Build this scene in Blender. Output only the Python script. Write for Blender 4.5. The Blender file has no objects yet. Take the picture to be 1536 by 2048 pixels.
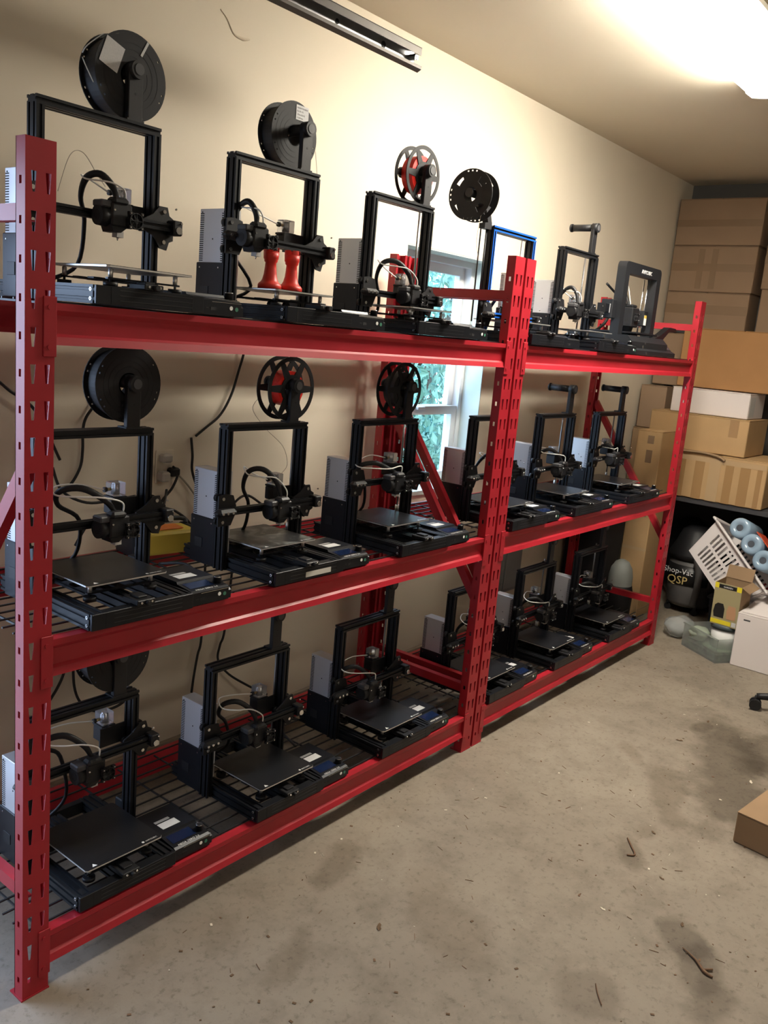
import bpy, math, random
from mathutils import Vector, Matrix, Euler
R = math.radians
PI = math.pi
sc = bpy.context.scene
col = sc.collection
random.seed(7)

# ------------------------------------------------------------------ camera
CAM = Vector((-0.9494, -1.7039, 1.6385))
yaw, pitch, roll = -0.9096, -0.2006, 0.0879
fwd = Vector((-math.sin(yaw)*math.cos(pitch), math.cos(yaw)*math.cos(pitch), math.sin(pitch)))
rt = Vector((math.cos(yaw), math.sin(yaw), 0)); up = rt.cross(fwd)
r2 = rt*math.cos(roll) + up*math.sin(roll); u2 = -rt*math.sin(roll) + up*math.cos(roll)
cd = bpy.data.cameras.new('camera'); cam = bpy.data.objects.new('camera', cd); col.objects.link(cam)
M = Matrix((r2, u2, -fwd)).transposed().to_4x4(); M.translation = CAM; cam.matrix_world = M
cd.sensor_fit = 'VERTICAL'; cd.sensor_height = 36.0; cd.lens = 1738.2/2048*36.0
cd.clip_start = 0.02; cd.clip_end = 200
sc.camera = cam

# ------------------------------------------------------------------ light
w = bpy.data.worlds.new('sky'); sc.world = w; w.use_nodes = True
bg = w.node_tree.nodes['Background']
bg.inputs[0].default_value = (0.55, 0.72, 1.0, 1); bg.inputs[1].default_value = 9.0
def area(name, loc, rot, sx, sy, power, color, portal=False):
    l = bpy.data.lights.new(name, 'AREA'); l.shape = 'RECTANGLE'; l.size = sx; l.size_y = sy
    l.energy = power; l.color = color; l.cycles.is_portal = portal
    o = bpy.data.objects.new(name, l); col.objects.link(o); o.location = loc; o.rotation_euler = rot
    return o
area('door_daylight', (-.435, 0.835, 1.02), (R(-90), 0, 0), 1.02, 2.0, 20, (0.6, 0.72, 1.0), True)
area('window_daylight', (2.51, 0.91, 1.45), (R(-90), 0, 0), 0.7, 1.1, 20, (0.8, 0.9, 1.0), True)
LAMP_E = 88.0
sc.view_settings.view_transform = 'Standard'; sc.view_settings.look = 'None'
sc.view_settings.exposure = 0.0; sc.view_settings.gamma = 1.0
sc.view_settings.use_curve_mapping = False

# ------------------------------------------------------------------ materials
MATS = {}
def mat(name, color, rough=0.5, metal=0.0, spec=0.5, noise=0.0, nscale=20.0, bump=0.0, coat=0.0, trans=0.0, alpha=1.0, ior=1.45, emit=None, es=0.0):
    if name in MATS: return MATS[name]
    m = bpy.data.materials.new(name); m.use_nodes = True; nt = m.node_tree
    b = nt.nodes['Principled BSDF']
    b.inputs['Base Color'].default_value = (*color, 1); b.inputs['Roughness'].default_value = rough
    b.inputs['Metallic'].default_value = metal; b.inputs['Specular IOR Level'].default_value = spec
    b.inputs['Coat Weight'].default_value = coat; b.inputs['Transmission Weight'].default_value = trans
    b.inputs['Alpha'].default_value = alpha; b.inputs['IOR'].default_value = ior
    if emit: b.inputs['Emission Color'].default_value = (*emit, 1); b.inputs['Emission Strength'].default_value = es
    if noise or bump:
        tc = nt.nodes.new('ShaderNodeTexCoord'); n = nt.nodes.new('ShaderNodeTexNoise')
        n.inputs['Scale'].default_value = nscale; n.inputs['Detail'].default_value = 6
        nt.links.new(tc.outputs['Object'], n.inputs['Vector'])
        if noise:
            r = nt.nodes.new('ShaderNodeValToRGB'); r.color_ramp.elements[0].position = .3; r.color_ramp.elements[1].position = .7
            r.color_ramp.elements[0].color = (*[c*(1-noise) for c in color], 1)
            r.color_ramp.elements[1].color = (*[min(1, c*(1+noise)) for c in color], 1)
            nt.links.new(n.outputs['Fac'], r.inputs['Fac']); nt.links.new(r.outputs['Color'], b.inputs['Base Color'])
        if bump:
            bp = nt.nodes.new('ShaderNodeBump'); bp.inputs['Strength'].default_value = bump; bp.inputs['Distance'].default_value = .002
            nt.links.new(n.outputs['Fac'], bp.inputs['Height']); nt.links.new(bp.outputs['Normal'], b.inputs['Normal'])
    MATS[name] = m; return m
RED = mat('red_paint', (0.37, 0.013, 0.024), .41, 0, .5, noise=.08, nscale=9, bump=.06)
BLK = mat('black_anodised', (0.011, 0.012, 0.015), .42, .35, .5)
PLA = mat('black_plastic', (0.010, 0.010, 0.012), .5, 0, .45, bump=.1, nscale=200)
SHE = mat('black_sheet_metal', (0.009, 0.010, 0.014), .38, .3, .5)
SIL = mat('silver_sheet_metal', (0.60, 0.61, 0.64), .34, .45, .5)
STE = mat('bright_steel', (0.75, 0.75, 0.76), .22, 1.0)
ALU = mat('bare_aluminium', (0.75, 0.74, 0.72), .35, .8)
SLOT = mat('slot_dark', (0.01, 0.01, 0.012), .7)
BED = mat('black_bed_coating', (0.010, 0.011, 0.014), .33, 0, .5, bump=.15, nscale=400)
WHT = mat('white_plastic', (0.82, 0.82, 0.80), .4)
PRT = mat('white_print', (0.75, 0.75, 0.75), .5)
GRN = mat('green_sticker', (0.05, 0.20, 0.13), .5)
LBL = mat('silver_label', (0.60, 0.60, 0.60), .45, noise=.06, nscale=300)
LCD = mat('blue_screen_glass', (0.008, 0.016, 0.05), .12, 0, .6)
CLR = mat('smoky_clear_plastic', (0.72, 0.73, 0.76), .15, 0, .5, trans=.82, ior=1.2)
WIR = mat('black_wire_coating', (0.016, 0.016, 0.018), .45)
FRED = mat('red_filament', (0.75, 0.022, 0.014), .38, bump=.5, nscale=60)
FBLK = mat('black_filament', (0.012, 0.012, 0.014), .5)
FCLR = mat('pale_filament', (0.45, 0.38, 0.30), .4)
BLUE = mat('blue_anodised', (0.015, 0.13, 0.60), .32, .4)
YEL = mat('yellow_plastic', (0.62, 0.46, 0.07), .5)
GAL = mat('galvanised_steel', (0.50, 0.50, 0.51), .35, .85, noise=.12, nscale=12)
RPLA = mat('red_printed_plastic', (0.70, 0.035, 0.022), .42, bump=.2, nscale=90)
CREAM = mat('cream_wall_paint', (0.75, 0.67, 0.54), .75, 0, .3, noise=.035, nscale=1.7, bump=.05)
CEIL = mat('ceiling_paint', (0.74, 0.67, 0.55), .85, 0, .2, noise=.02, nscale=2)
WINW = mat('white_window_frame', (0.74, 0.77, 0.78), .4)
CARD = mat('brown_cardboard', (0.29, 0.19, 0.11), .75, 0, .25, noise=.07, nscale=5)
CARDL = mat('tan_cardboard', (0.46, 0.30, 0.15), .75, 0, .25, noise=.06, nscale=6)
CARDO = mat('orange_brown_cardboard', (0.36, 0.19, 0.08), .75, 0, .25, noise=.06, nscale=4)
CARDD = mat('dark_brown_cardboard', (0.30, 0.205, 0.135), .75, 0, .25, noise=.06, nscale=4)
TAPE = mat('brown_packing_tape', (0.35, 0.21, 0.095), .22, 0, .5)
TAPED = mat('dull_packing_tape', (0.23, 0.15, 0.09), .35, 0, .5)
CLTAPE = mat('clear_packing_tape', (0.47, 0.33, 0.19), .12, 0, .6)
CWHT = mat('white_cardboard', (0.72, 0.66, 0.64), .6)
DARK = mat('dark_grey_paint', (0.05, 0.05, 0.055), .6)
BLKF = mat('black_fabric', (0.012, 0.012, 0.015), .85, bump=.4, nscale=50)

# ------------------------------------------------------------------ mesh builder
class MB:
    def __init__(s): s.v = []; s.f = []; s.mi = []; s.sm = []; s.mats = []
    def m(s, mt):
        if mt not in s.mats: s.mats.append(mt)
        return s.mats.index(mt)
    def poly(s, vs, fs, mt, smooth=False):
        o = len(s.v); s.v += [tuple(x) for x in vs]; k = s.m(mt)
        for f in fs:
            s.f.append([i+o for i in f]); s.mi.append(k); s.sm.append(smooth)
        return s
    def box(s, x0, x1, y0, y1, z0, z1, mt, T=None):
        vs = [Vector((x, y, z)) for z in (z0, z1) for y in (y0, y1) for x in (x0, x1)]
        if T: vs = [T @ v for v in vs]
        return s.poly(vs, [(0, 2, 3, 1), (4, 5, 7, 6), (0, 1, 5, 4), (2, 6, 7, 3), (0, 4, 6, 2), (1, 3, 7, 5)], mt)
    def bbox(s, x0, x1, y0, y1, z0, z1, mt, b=.003, T=None):   # chamfered box
        vs = []
        for z, q in ((z0, b), (z0+b, 0), (z1-b, 0), (z1, b)):
            c = b
            a0, a1, c0, c1 = x0+q, x1-q, y0+q, y1-q
            e = c if q == 0 else c*.4
            vs += [(a0+e, c0, z), (a1-e, c0, z), (a1, c0+e, z), (a1, c1-e, z), (a1-e, c1, z), (a0+e, c1, z), (a0, c1-e, z), (a0, c0+e, z)]
        fs = [tuple(reversed(range(8))), tuple(range(24, 32))]
        for l in range(3):
            for i in range(8):
                j = (i+1) % 8; fs.append((l*8+i, l*8+j, l*8+8+j, l*8+8+i))
        vs = [Vector(v) for v in vs]
        if T: vs = [T @ v for v in vs]
        return s.poly(vs, fs, mt)
    def cyl(s, p0, p1, r, mt, n=14, r1=None, caps=True, smooth=True):
        p0 = Vector(p0); p1 = Vector(p1); d = (p1-p0).normalized(); r1 = r if r1 is None else r1
        a = d.orthogonal().normalized(); b = d.cross(a)
        vs = [p0+(a*math.cos(t)+b*math.sin(t))*r for t in [2*PI*i/n for i in range(n)]]
        vs += [p1+(a*math.cos(t)+b*math.sin(t))*r1 for t in [2*PI*i/n for i in range(n)]]
        s.poly(vs, [(i, (i+1) % n, n+(i+1) % n, n+i) for i in range(n)], mt, smooth)
        if caps:
            s.poly(vs[:n], [tuple(reversed(range(n)))], mt); s.poly(vs[n:], [tuple(range(n))], mt)
        return s
    def tube(s, pts, r, mt, n=8, sub=6):
        P = [Vector(p) for p in pts]
        if sub > 1 and len(P) > 2:
            Q = []
            for i in range(len(P)-1):
                a = P[max(i-1, 0)]; b = P[i]; c = P[i+1]; d = P[min(i+2, len(P)-1)]
                for k in range(sub):
                    t = k/sub
                    Q.append(.5*((2*b)+(c-a)*t+(2*a-5*b+4*c-d)*t*t+(3*b-a-3*c+d)*t**3))
            Q.append(P[-1]); P = Q
        N = len(P); rs = r if isinstance(r, (list, tuple)) else None
        vs = []; prev = None
        for i, p in enumerate(P):
            d = (P[min(i+1, N-1)]-P[max(i-1, 0)]).normalized()
            a = (prev - d*prev.dot(d)) if prev is not None else d.orthogonal()
            if a.length < 1e-6: a = d.orthogonal()
            a.normalize(); prev = a; b = d.cross(a)
            if rs:
                u = i/(N-1)*(len(rs)-1); k = min(int(u), len(rs)-2); rr = rs[k]+(rs[k+1]-rs[k])*(u-k)
            else: rr = r
            vs += [p+(a*math.cos(2*PI*j/n)+b*math.sin(2*PI*j/n))*rr for j in range(n)]
        fs = [(i*n+j, i*n+(j+1) % n, (i+1)*n+(j+1) % n, (i+1)*n+j) for i in range(N-1) for j in range(n)]
        s.poly(vs, fs, mt, True)
        s.poly(vs[:n], [tuple(reversed(range(n)))], mt); s.poly(vs[-n:], [tuple(range(n))], mt)
        return s
    def prism(s, pts, a0, a1, mt, axis='y', T=None):   # polygon in the plane across axis
        def mk(p, a):
            return Vector((p[0], a, p[1])) if axis == 'y' else (Vector((a, p[0], p[1])) if axis == 'x' else Vector((p[0], p[1], a)))
        n = len(pts); vs = [mk(p, a0) for p in pts]+[mk(p, a1) for p in pts]
        if T: vs = [T @ v for v in vs]
        fs = [(i, (i+1) % n, n+(i+1) % n, n+i) for i in range(n)] + [tuple(reversed(range(n))), tuple(range(n, 2*n))]
        return s.poly(vs, fs, mt)
    def lathe(s, prof, mt, n=24, c=(0, 0, 0), T=None, smooth=True, a0=0, a1=2*PI):
        vs = []; full = abs(a1-a0-2*PI) < 1e-6; k = n if full else n+1
        for i in range(k):
            t = a0+(a1-a0)*i/n
            for r, z in prof: vs.append(Vector((c[0]+r*math.cos(t), c[1]+r*math.sin(t), c[2]+z)))
        if T: vs = [T @ v for v in vs]
        L = len(prof); fs = []
        for i in range(n):
            j = (i+1) % k
            for q in range(L-1): fs.append((i*L+q, j*L+q, j*L+q+1, i*L+q+1))
        return s.poly(vs, fs, mt, smooth)
    def sector(s, r0, r1, a0, a1, y0, y1, mt, n=None):   # ring sector about the y axis
        n = n or max(1, int(abs(a1-a0)/R(9))); full = abs(a1-a0-2*PI) < 1e-6
        vs = []
        for i in range(n+1):
            t = a0+(a1-a0)*i/n
            c, q = math.cos(t), math.sin(t)
            vs += [(r0*c, y0, r0*q), (r1*c, y0, r1*q), (r1*c, y1, r1*q), (r0*c, y1, r0*q)]
        fs = []
        for i in range(n):
            o = i*4; p = o+4
            for k in range(4): fs.append((o+k, o+(k+1) % 4, p+(k+1) % 4, p+k))
        if not full: fs += [(0, 3, 2, 1), (n*4, n*4+1, n*4+2, n*4+3)]
        return s.poly(vs, fs, mt)
    def mesh(s, name):
        me = bpy.data.meshes.new(name); me.from_pydata([tuple(v) for v in s.v], [], s.f)
        for mt in s.mats: me.materials.append(mt)
        me.polygons.foreach_set('material_index', s.mi); me.polygons.foreach_set('use_smooth', s.sm)
        me.update()
        import bmesh
        bm = bmesh.new(); bm.from_mesh(me); bmesh.ops.remove_doubles(bm, verts=bm.verts, dist=1e-5)
        bmesh.ops.recalc_face_normals(bm, faces=bm.faces); bm.to_mesh(me); bm.free()
        return me
CACHE = {}
def cached(key, fn):
    if key not in CACHE:
        b = fn(); CACHE[key] = b.mesh(key) if isinstance(b, MB) else b
    return CACHE[key]
def put(name, me, parent=None, loc=(0, 0, 0), rot=(0, 0, 0), label=None, kind=None):
    if isinstance(me, MB): me = me.mesh(name)
    o = bpy.data.objects.new(name, me); col.objects.link(o); o.location = loc; o.rotation_euler = rot
    if parent: o.parent = parent
    if label: o['label'] = label
    if kind: o['kind'] = kind
    return o
def thing(name, label, cat, loc=(0, 0, 0), rot=(0, 0, 0), group=None, me=None):
    if isinstance(me, MB): me = me.mesh(name)
    o = bpy.data.objects.new(name, me); col.objects.link(o); o.location = loc; o.rotation_euler = rot
    o['label'] = label; o['category'] = cat
    if group: o['group'] = group
    return o
def struct(name, me, loc=(0, 0, 0)):
    o = put(name, me, None, loc); o['kind'] = 'structure'; return o
def text_mesh(key, body, size, mt, ext=.0003, shear=0, align='LEFT', sx=1.0):
    if key in CACHE: return CACHE[key]
    c = bpy.data.curves.new(key, 'FONT'); c.body = body; c.size = size; c.extrude = ext; c.shear = shear; c.align_x = align
    c.resolution_u = 2
    o = bpy.data.objects.new(key, c); col.objects.link(o); bpy.context.view_layer.update()
    me = bpy.data.meshes.new_from_object(o.evaluated_get(bpy.context.evaluated_depsgraph_get()))
    me.name = key; bpy.data.objects.remove(o); bpy.data.curves.remove(c)
    for v in me.vertices: v.co.x *= sx
    me.materials.clear(); me.materials.append(mt); CACHE[key] = me
    return me

# ------------------------------------------------------------------ room shell
WY = 0.708; HC = 2.84; FX = 5.34; LX = -2.6; BY = -5.2
WX0, WX1, WZ0, WZ1 = 2.15, 2.87, 0.90, 2.035
def floor_mat():
    m = bpy.data.materials.new('concrete_floor'); m.use_nodes = True; nt = m.node_tree; L = nt.links
    b = nt.nodes['Principled BSDF']; b.inputs['Roughness'].default_value = .62; b.inputs['Specular IOR Level'].default_value = .35
    tc = nt.nodes.new('ShaderNodeTexCoord')
    def noise(sc_, det, rough=.6, dist=0):
        n = nt.nodes.new('ShaderNodeTexNoise'); n.inputs['Scale'].default_value = sc_; n.inputs['Detail'].default_value = det
        n.inputs['Roughness'].default_value = rough; n.inputs['Distortion'].default_value = dist
        L.new(tc.outputs['Object'], n.inputs['Vector']); return n
    def ramp(src, p0, c0, p1, c1):
        r = nt.nodes.new('ShaderNodeValToRGB'); r.color_ramp.elements[0].position = p0; r.color_ramp.elements[1].position = p1
        r.color_ramp.elements[0].color = (*c0, 1); r.color_ramp.elements[1].color = (*c1, 1)
        L.new(src, r.inputs['Fac']); return r.outputs['Color']
    def mul(a, bb, f=1.0):
        x = nt.nodes.new('ShaderNodeMix'); x.data_type = 'RGBA'; x.blend_type = 'MULTIPLY'; x.inputs[0].default_value = f
        L.new(a, x.inputs[6]); L.new(bb, x.inputs[7]); return x.outputs[2]
    c = ramp(noise(1.3, 8, .6, .4).outputs['Fac'], .33, (.215, .178, .138), .68, (.285, .240, .188))
    c = mul(c, ramp(noise(7, 8, .7).outputs['Fac'], .36, (.80, .79, .77), .55, (1, 1, 1)))
    c = mul(c, ramp(noise(45, 6, .7).outputs['Fac'], .34, (.72, .70, .68), .46, (1, 1, 1)))
    # stains with shapes of their own
    wob = noise(4.5, 6, .6)
    for (x, y, rx, ry, k, ang) in [(2.62, -.86, .62, .16, .56, 20), (3.0, -1.05, .5, .25, .62, 0), (1.42, -1.09, .10, .06, .62, 40), (1.30, -1.18, .12, .07, .66, 10),
                              (1.73, -.80, .10, .05, .7, 30), (1.9, -.8, .07, .05, .75, 0), (.95, -.16, .12, .06, .72, 15), (1.02, -1.0, .11, .08, .72, 0),
                              (2.2, -.75, .3, .07, .72, 25), (1.0, -.55, .25, .1, .86, 60), (.55, -.35, .12, .05, .8, 20), (1.22, -1.24, .1, .06, .66, 0),
                              (2.95, -.62, .08, .04, .65, 0), (2.45, -.5, .12, .05, .8, 40)]:
        mp = nt.nodes.new('ShaderNodeMapping'); mp.vector_type = 'TEXTURE'
        mp.inputs['Location'].default_value = (x, y, 0); mp.inputs['Scale'].default_value = (rx, ry, 1); mp.inputs['Rotation'].default_value = (0, 0, R(ang))
        L.new(tc.outputs['Object'], mp.inputs['Vector'])
        ln = nt.nodes.new('ShaderNodeVectorMath'); ln.operation = 'LENGTH'; L.new(mp.outputs[0], ln.inputs[0])
        ad = nt.nodes.new('ShaderNodeMath'); ad.operation = 'MULTIPLY_ADD'; ad.inputs[1].default_value = 2.2
        L.new(wob.outputs['Fac'], ad.inputs[0]); L.new(ln.outputs['Value'], ad.inputs[2])
        c = mul(c, ramp(ad.outputs[0], .0, (k, k*.97, k*.93), .0, (1, 1, 1)))
        rr = c.node.inputs[7].links[0].from_node
        rr.color_ramp.elements[0].position = .0
        mr = nt.nodes.new('ShaderNodeMapRange'); mr.inputs['From Min'].default_value = 1.75; mr.inputs['From Max'].default_value = 2.25
        L.new(ad.outputs[0], mr.inputs['Value']); L.new(mr.outputs[0], rr.inputs['Fac']); rr.color_ramp.elements[1].position = 1.0
    L.new(c, b.inputs['Base Color'])
    bp = nt.nodes.new('ShaderNodeBump'); bp.inputs['Strength'].default_value = .25; bp.inputs['Distance'].default_value = .003
    L.new(noise(30, 8, .7).outputs['Fac'], bp.inputs['Height']); L.new(bp.outputs['Normal'], b.inputs['Normal'])
    return m
CONC = floor_mat()
struct('floor', MB().box(LX-.15, FX+.15, BY-.15, WY+.2, -.1, 0, CONC))
struct('ceiling', MB().box(LX-.15, FX+.15, BY-.15, WY+.2, HC, HC+.1, CEIL))
wb = MB()
DX0, DX1, DH = -.95, .08, 2.03; WT = .12
wb.box(LX, DX0, WY, WY+WT, 0, HC, CREAM).box(DX1, WX0, WY, WY+WT, 0, HC, CREAM).box(DX0, DX1, WY, WY+WT, DH, HC, CREAM).box(WX1, FX, WY, WY+WT, 0, HC, CREAM)
wb.box(WX0, WX1, WY, WY+WT, 0, WZ0, CREAM).box(WX0, WX1, WY, WY+WT, WZ1, HC, CREAM)
struct('wall_back', wb)
FARW = mat('far_wall_dark_grey', (.13, .125, .12), .8)  # one even dark grey, darker than the other walls
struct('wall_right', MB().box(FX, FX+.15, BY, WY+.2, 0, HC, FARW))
struct('wall_left', MB().box(LX-.15, LX, BY, WY+.2, 0, HC, CREAM))
struct('wall_front', MB().box(LX-.15, FX+.15, BY-.15, BY, 0, HC, CREAM))
CURB = mat('concrete_curb', (.30, .25, .19), .8, noise=.2, nscale=15)
struct('baseboard_back', MB().box(DX1+.01, 4.1, WY-.02, WY-.001, 0, .10, CURB))
struct('trim_2', MB().box(DX0, DX0+.03, WY-.012, WY+WT, 0, DH, WINW).box(DX1-.03, DX1, WY-.012, WY+WT, 0, DH, WINW).box(DX0+.03, DX1-.03, WY-.012, WY+WT, DH-.03, DH, WINW))
struct('path', MB().box(-6, -2.01, WY+.25, 10, -.2, -.10, mat('path_concrete', (.42, .42, .42), .8)).box(-2.0, 1.2, WY+.13, WY+2.5, -.149, -.02, mat('path_concrete', (.42, .42, .42), .8)))
# window
wt = bpy.data.objects.new('window_1', None); col.objects.link(wt); wt['kind'] = 'structure'; wt.location = ((WX0+WX1)/2, WY+.12, WZ0)
def wpart(name, b, kind=None): o = put(name, b, wt, kind=kind); o.location = -Vector(wt.location); return o
fr = MB(); fy0, fy1 = WY+.11, WY+.19
fr.box(WX0, WX0+.035, fy0, fy1, WZ0, WZ1, WINW).box(WX1-.035, WX1, fy0, fy1, WZ0, WZ1, WINW)
fr.box(WX0+.035, WX1-.035, fy0, fy1, WZ1-.035, WZ1, WINW).box(WX0+.035, WX1-.035, fy0, fy1, WZ0, WZ0+.03, WINW)
wpart('window_frame', fr)
def sash(z0, z1, y0):
    b = MB(); a, c = WX0+.035, WX1-.035; t = .042
    b.box(a, a+t, y0, y0+.03, z0, z1, WINW).box(c-t, c, y0, y0+.03, z0, z1, WINW)
    b.box(a+t, c-t, y0, y0+.03, z1-t, z1, WINW).box(a+t, c-t, y0, y0+.03, z0, z0+t, WINW); return b
ZR = 1.29
s1 = wpart('sash', sash(ZR-.02, WZ1-.035, WY+.15)); s2 = wpart('sash', sash(WZ0+.03, ZR+.02, WY+.118))
GLS = bpy.data.materials.new('window_glass'); GLS.use_nodes = True
nt = GLS.node_tree; nt.nodes.remove(nt.nodes['Principled BSDF']); out = nt.nodes['Material Output']
tr = nt.nodes.new('ShaderNodeBsdfTransparent'); gl = nt.nodes.new('ShaderNodeBsdfGlossy'); mx = nt.nodes.new('ShaderNodeMixShader')
gl.inputs['Roughness'].default_value = .02; mx.inputs[0].default_value = .06; tr.inputs[0].default_value = (.93, .97, .97, 1)
nt.links.new(tr.outputs[0], mx.inputs[1]); nt.links.new(gl.outputs[0], mx.inputs[2]); nt.links.new(mx.outputs[0], out.inputs[0])
for (s, z0, z1, y) in ((s1, ZR+.022, WZ1-.077, WY+.165), (s2, WZ0+.072, ZR-.022, WY+.133)):
    p = put('pane', MB().box(WX0+.077, WX1-.077, y, y+.003, z0, z1, GLS), s)
wpart('sash_lock', MB().bbox(2.48, 2.54, WY+.10, WY+.118, ZR+.004, ZR+.02, WINW, .003))
RET = mat('window_return_paint', (.62, .70, .66), .7)
struct('trim_1', MB().box(WX1-.006, WX1-.001, WY+.001, WY+.11, WZ0, WZ1, RET).box(WX0+.001, WX0+.006, WY+.001, WY+.11, WZ0, WZ1, RET)
       .box(WX0+.006, WX1-.006, WY+.001, WY+.11, WZ1-.006, WZ1-.001, RET).box(WX0+.006, WX1-.006, WY-.012, WY+.11, WZ0, WZ0+.02, RET))
# trees and lawn outside the window
GRS = mat('lawn_grass', (.035, .07, .035), .9, noise=.3, nscale=8)
struct('lawn', MB().box(-2, 16, WY+.25, 16, -.25, -.15, GRS))
LEAFM = [mat('leaf_green', (.22, .40, .30), .6), mat('leaf_blue_green', (.12, .30, .26), .6), mat('leaf_pale', (.42, .60, .50), .6)]
BARK = mat('tree_bark', (.09, .06, .04), .9)
def tree(x, y, h, r, label, mi):
    t = thing('tree', label, 'tree', (x, y, -.15), group=None)
    tb = MB().cyl((0, 0, 0), (0, 0, h*.5), .13, BARK, 10, .08)
    for k in range(5):
        a = k*1.3; tb.cyl((0, 0, h*(.3+.04*k)), (math.cos(a)*r*.6, math.sin(a)*r*.6, h*(.55+.06*k)), .045, BARK, 7, .015)
    put('trunk', tb, t)
    lb = MB()
    for k in range(5200):
        while True:
            p = Vector((random.uniform(-1, 1), random.uniform(-1, 1), random.uniform(-1, 1)))
            if .25 < p.length < 1: break
        p = Vector((p.x*r, p.y*r, h*.54+p.z*h*.48))
        e = Euler((random.uniform(0, 6), random.uniform(0, 6), random.uniform(0, 6))).to_matrix()
        s = random.uniform(.03, .065)
        lb.poly([p+e@Vector(q)*s for q in ((-1, 0, 0), (0, -.45, .1), (1, 0, 0), (0, .45, .1))], [(0, 1, 2, 3)], LEAFM[(mi+(k % 5 == 0)) % 3])
    put('foliage', lb, t, kind='stuff')
tree(5.35, 3.1, 3.0, .95, 'leafy blue-green tree just outside the window', 0)
tree(9.2, 5.6, 4.2, 1.3, 'taller tree standing farther back outside the window', 1)
tree(6.9, 3.3, 1.25, .6, 'low dark shrub close under the window outside', 1)

# ceiling light (the room's lamp)
lt = thing('ceiling_light', 'long white lit fluorescent lamp fitting on the ceiling', 'ceiling light', (2.46, -.47, HC))
put('lamp_base', MB().bbox(-.62, .62, -.15, .15, -.03, -.001, WHT, .006), lt)
EM = mat('lit_diffuser', (1, .95, .85), .5, emit=(1.0, .93, .80), es=LAMP_E)
pr = [(-.145, -.031), (-.14, -.06), (-.11, -.082), (-.05, -.09), (.05, -.09), (.11, -.082), (.14, -.06), (.145, -.031)]
put('diffuser', MB().prism(pr, -.61, .61, EM, 'x'), lt, label='glowing white diffuser')
for sx in (-1, 1): put('end_cap', MB().prism([(a*1.03, b*1.03) for a, b in pr], sx*.611, sx*.622, WHT, 'x'), lt)
# unseen second lamp of the same sort, added to light the floor
lt_added = thing('ceiling_light', 'added unseen second lamp fitting further into the room', 'ceiling light', (0.6, -3.1, HC))
put('lamp_base', MB().bbox(-.62, .62, -.15, .15, -.03, -.001, WHT, .006), lt_added)
EM2 = mat('added_lit_diffuser', (1, .95, .85), .5, emit=(1.0, .93, .80), es=LAMP_E*.15)
put('diffuser', MB().prism(pr, -.61, .61, EM2, 'x'), lt_added)

# overhead door track
tk = thing('door_track', 'galvanised steel overhead door track high on the wall', 'door track', (1.49, .228, 2.53))
tb = MB(); n = 34
prof = [(-.022, .030), (-.022, .034), (.012, .034), (.012, -.026), (-.006, -.034), (-.026, -.026), (-.026, -.020), (-.022, -.020), (-.022, -.0235), (-.008, -.029), (.009, -.022), (.009, .030)]
tb.prism(prof, -3.9, 0, GAL, 'x')
put('track_channel', tb, tk)
TRD = mat('dark_steel_and_lip_shade', (.11, .10, .09), .55, .5)  # dark bracket steel; on the lower lip it stands for shade
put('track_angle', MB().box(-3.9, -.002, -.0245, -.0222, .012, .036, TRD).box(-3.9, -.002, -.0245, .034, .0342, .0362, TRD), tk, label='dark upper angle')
put('track_lip', MB().prism([(-.028, -.020), (-.022, -.0195), (-.006, -.0345), (-.012, -.038), (-.028, -.030)], -3.9, -.001, TRD, 'x'), tk, label='lower lip with shade in its dark colour')
rb = MB()
for k in range(9):
    x = -.16-k*.22
    rb.cyl((x, .0085, .005), (x, .0075, .005), .008 if k % 3 else .011, SLOT, 12)
put('punched_holes', rb, tk, label='dark round holes punched in the track', kind='stuff')
put('stop_clip', MB().box(-.03, -.012, -.02, .008, .006, .012, GAL).box(-.03, -.026, -.02, .008, -.006, .012, GAL).cyl((-.02, -.022, 0), (-.02, .008, 0), .005, GAL, 8), tk)
for x in (-.5, -2.6): put('track_hanger', MB().box(x-.02, x+.02, .013, .018, .0, HC-2.53, GAL).box(x-.02, x+.02, .018, .04, HC-2.536, HC-2.531, GAL), tk)

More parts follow.
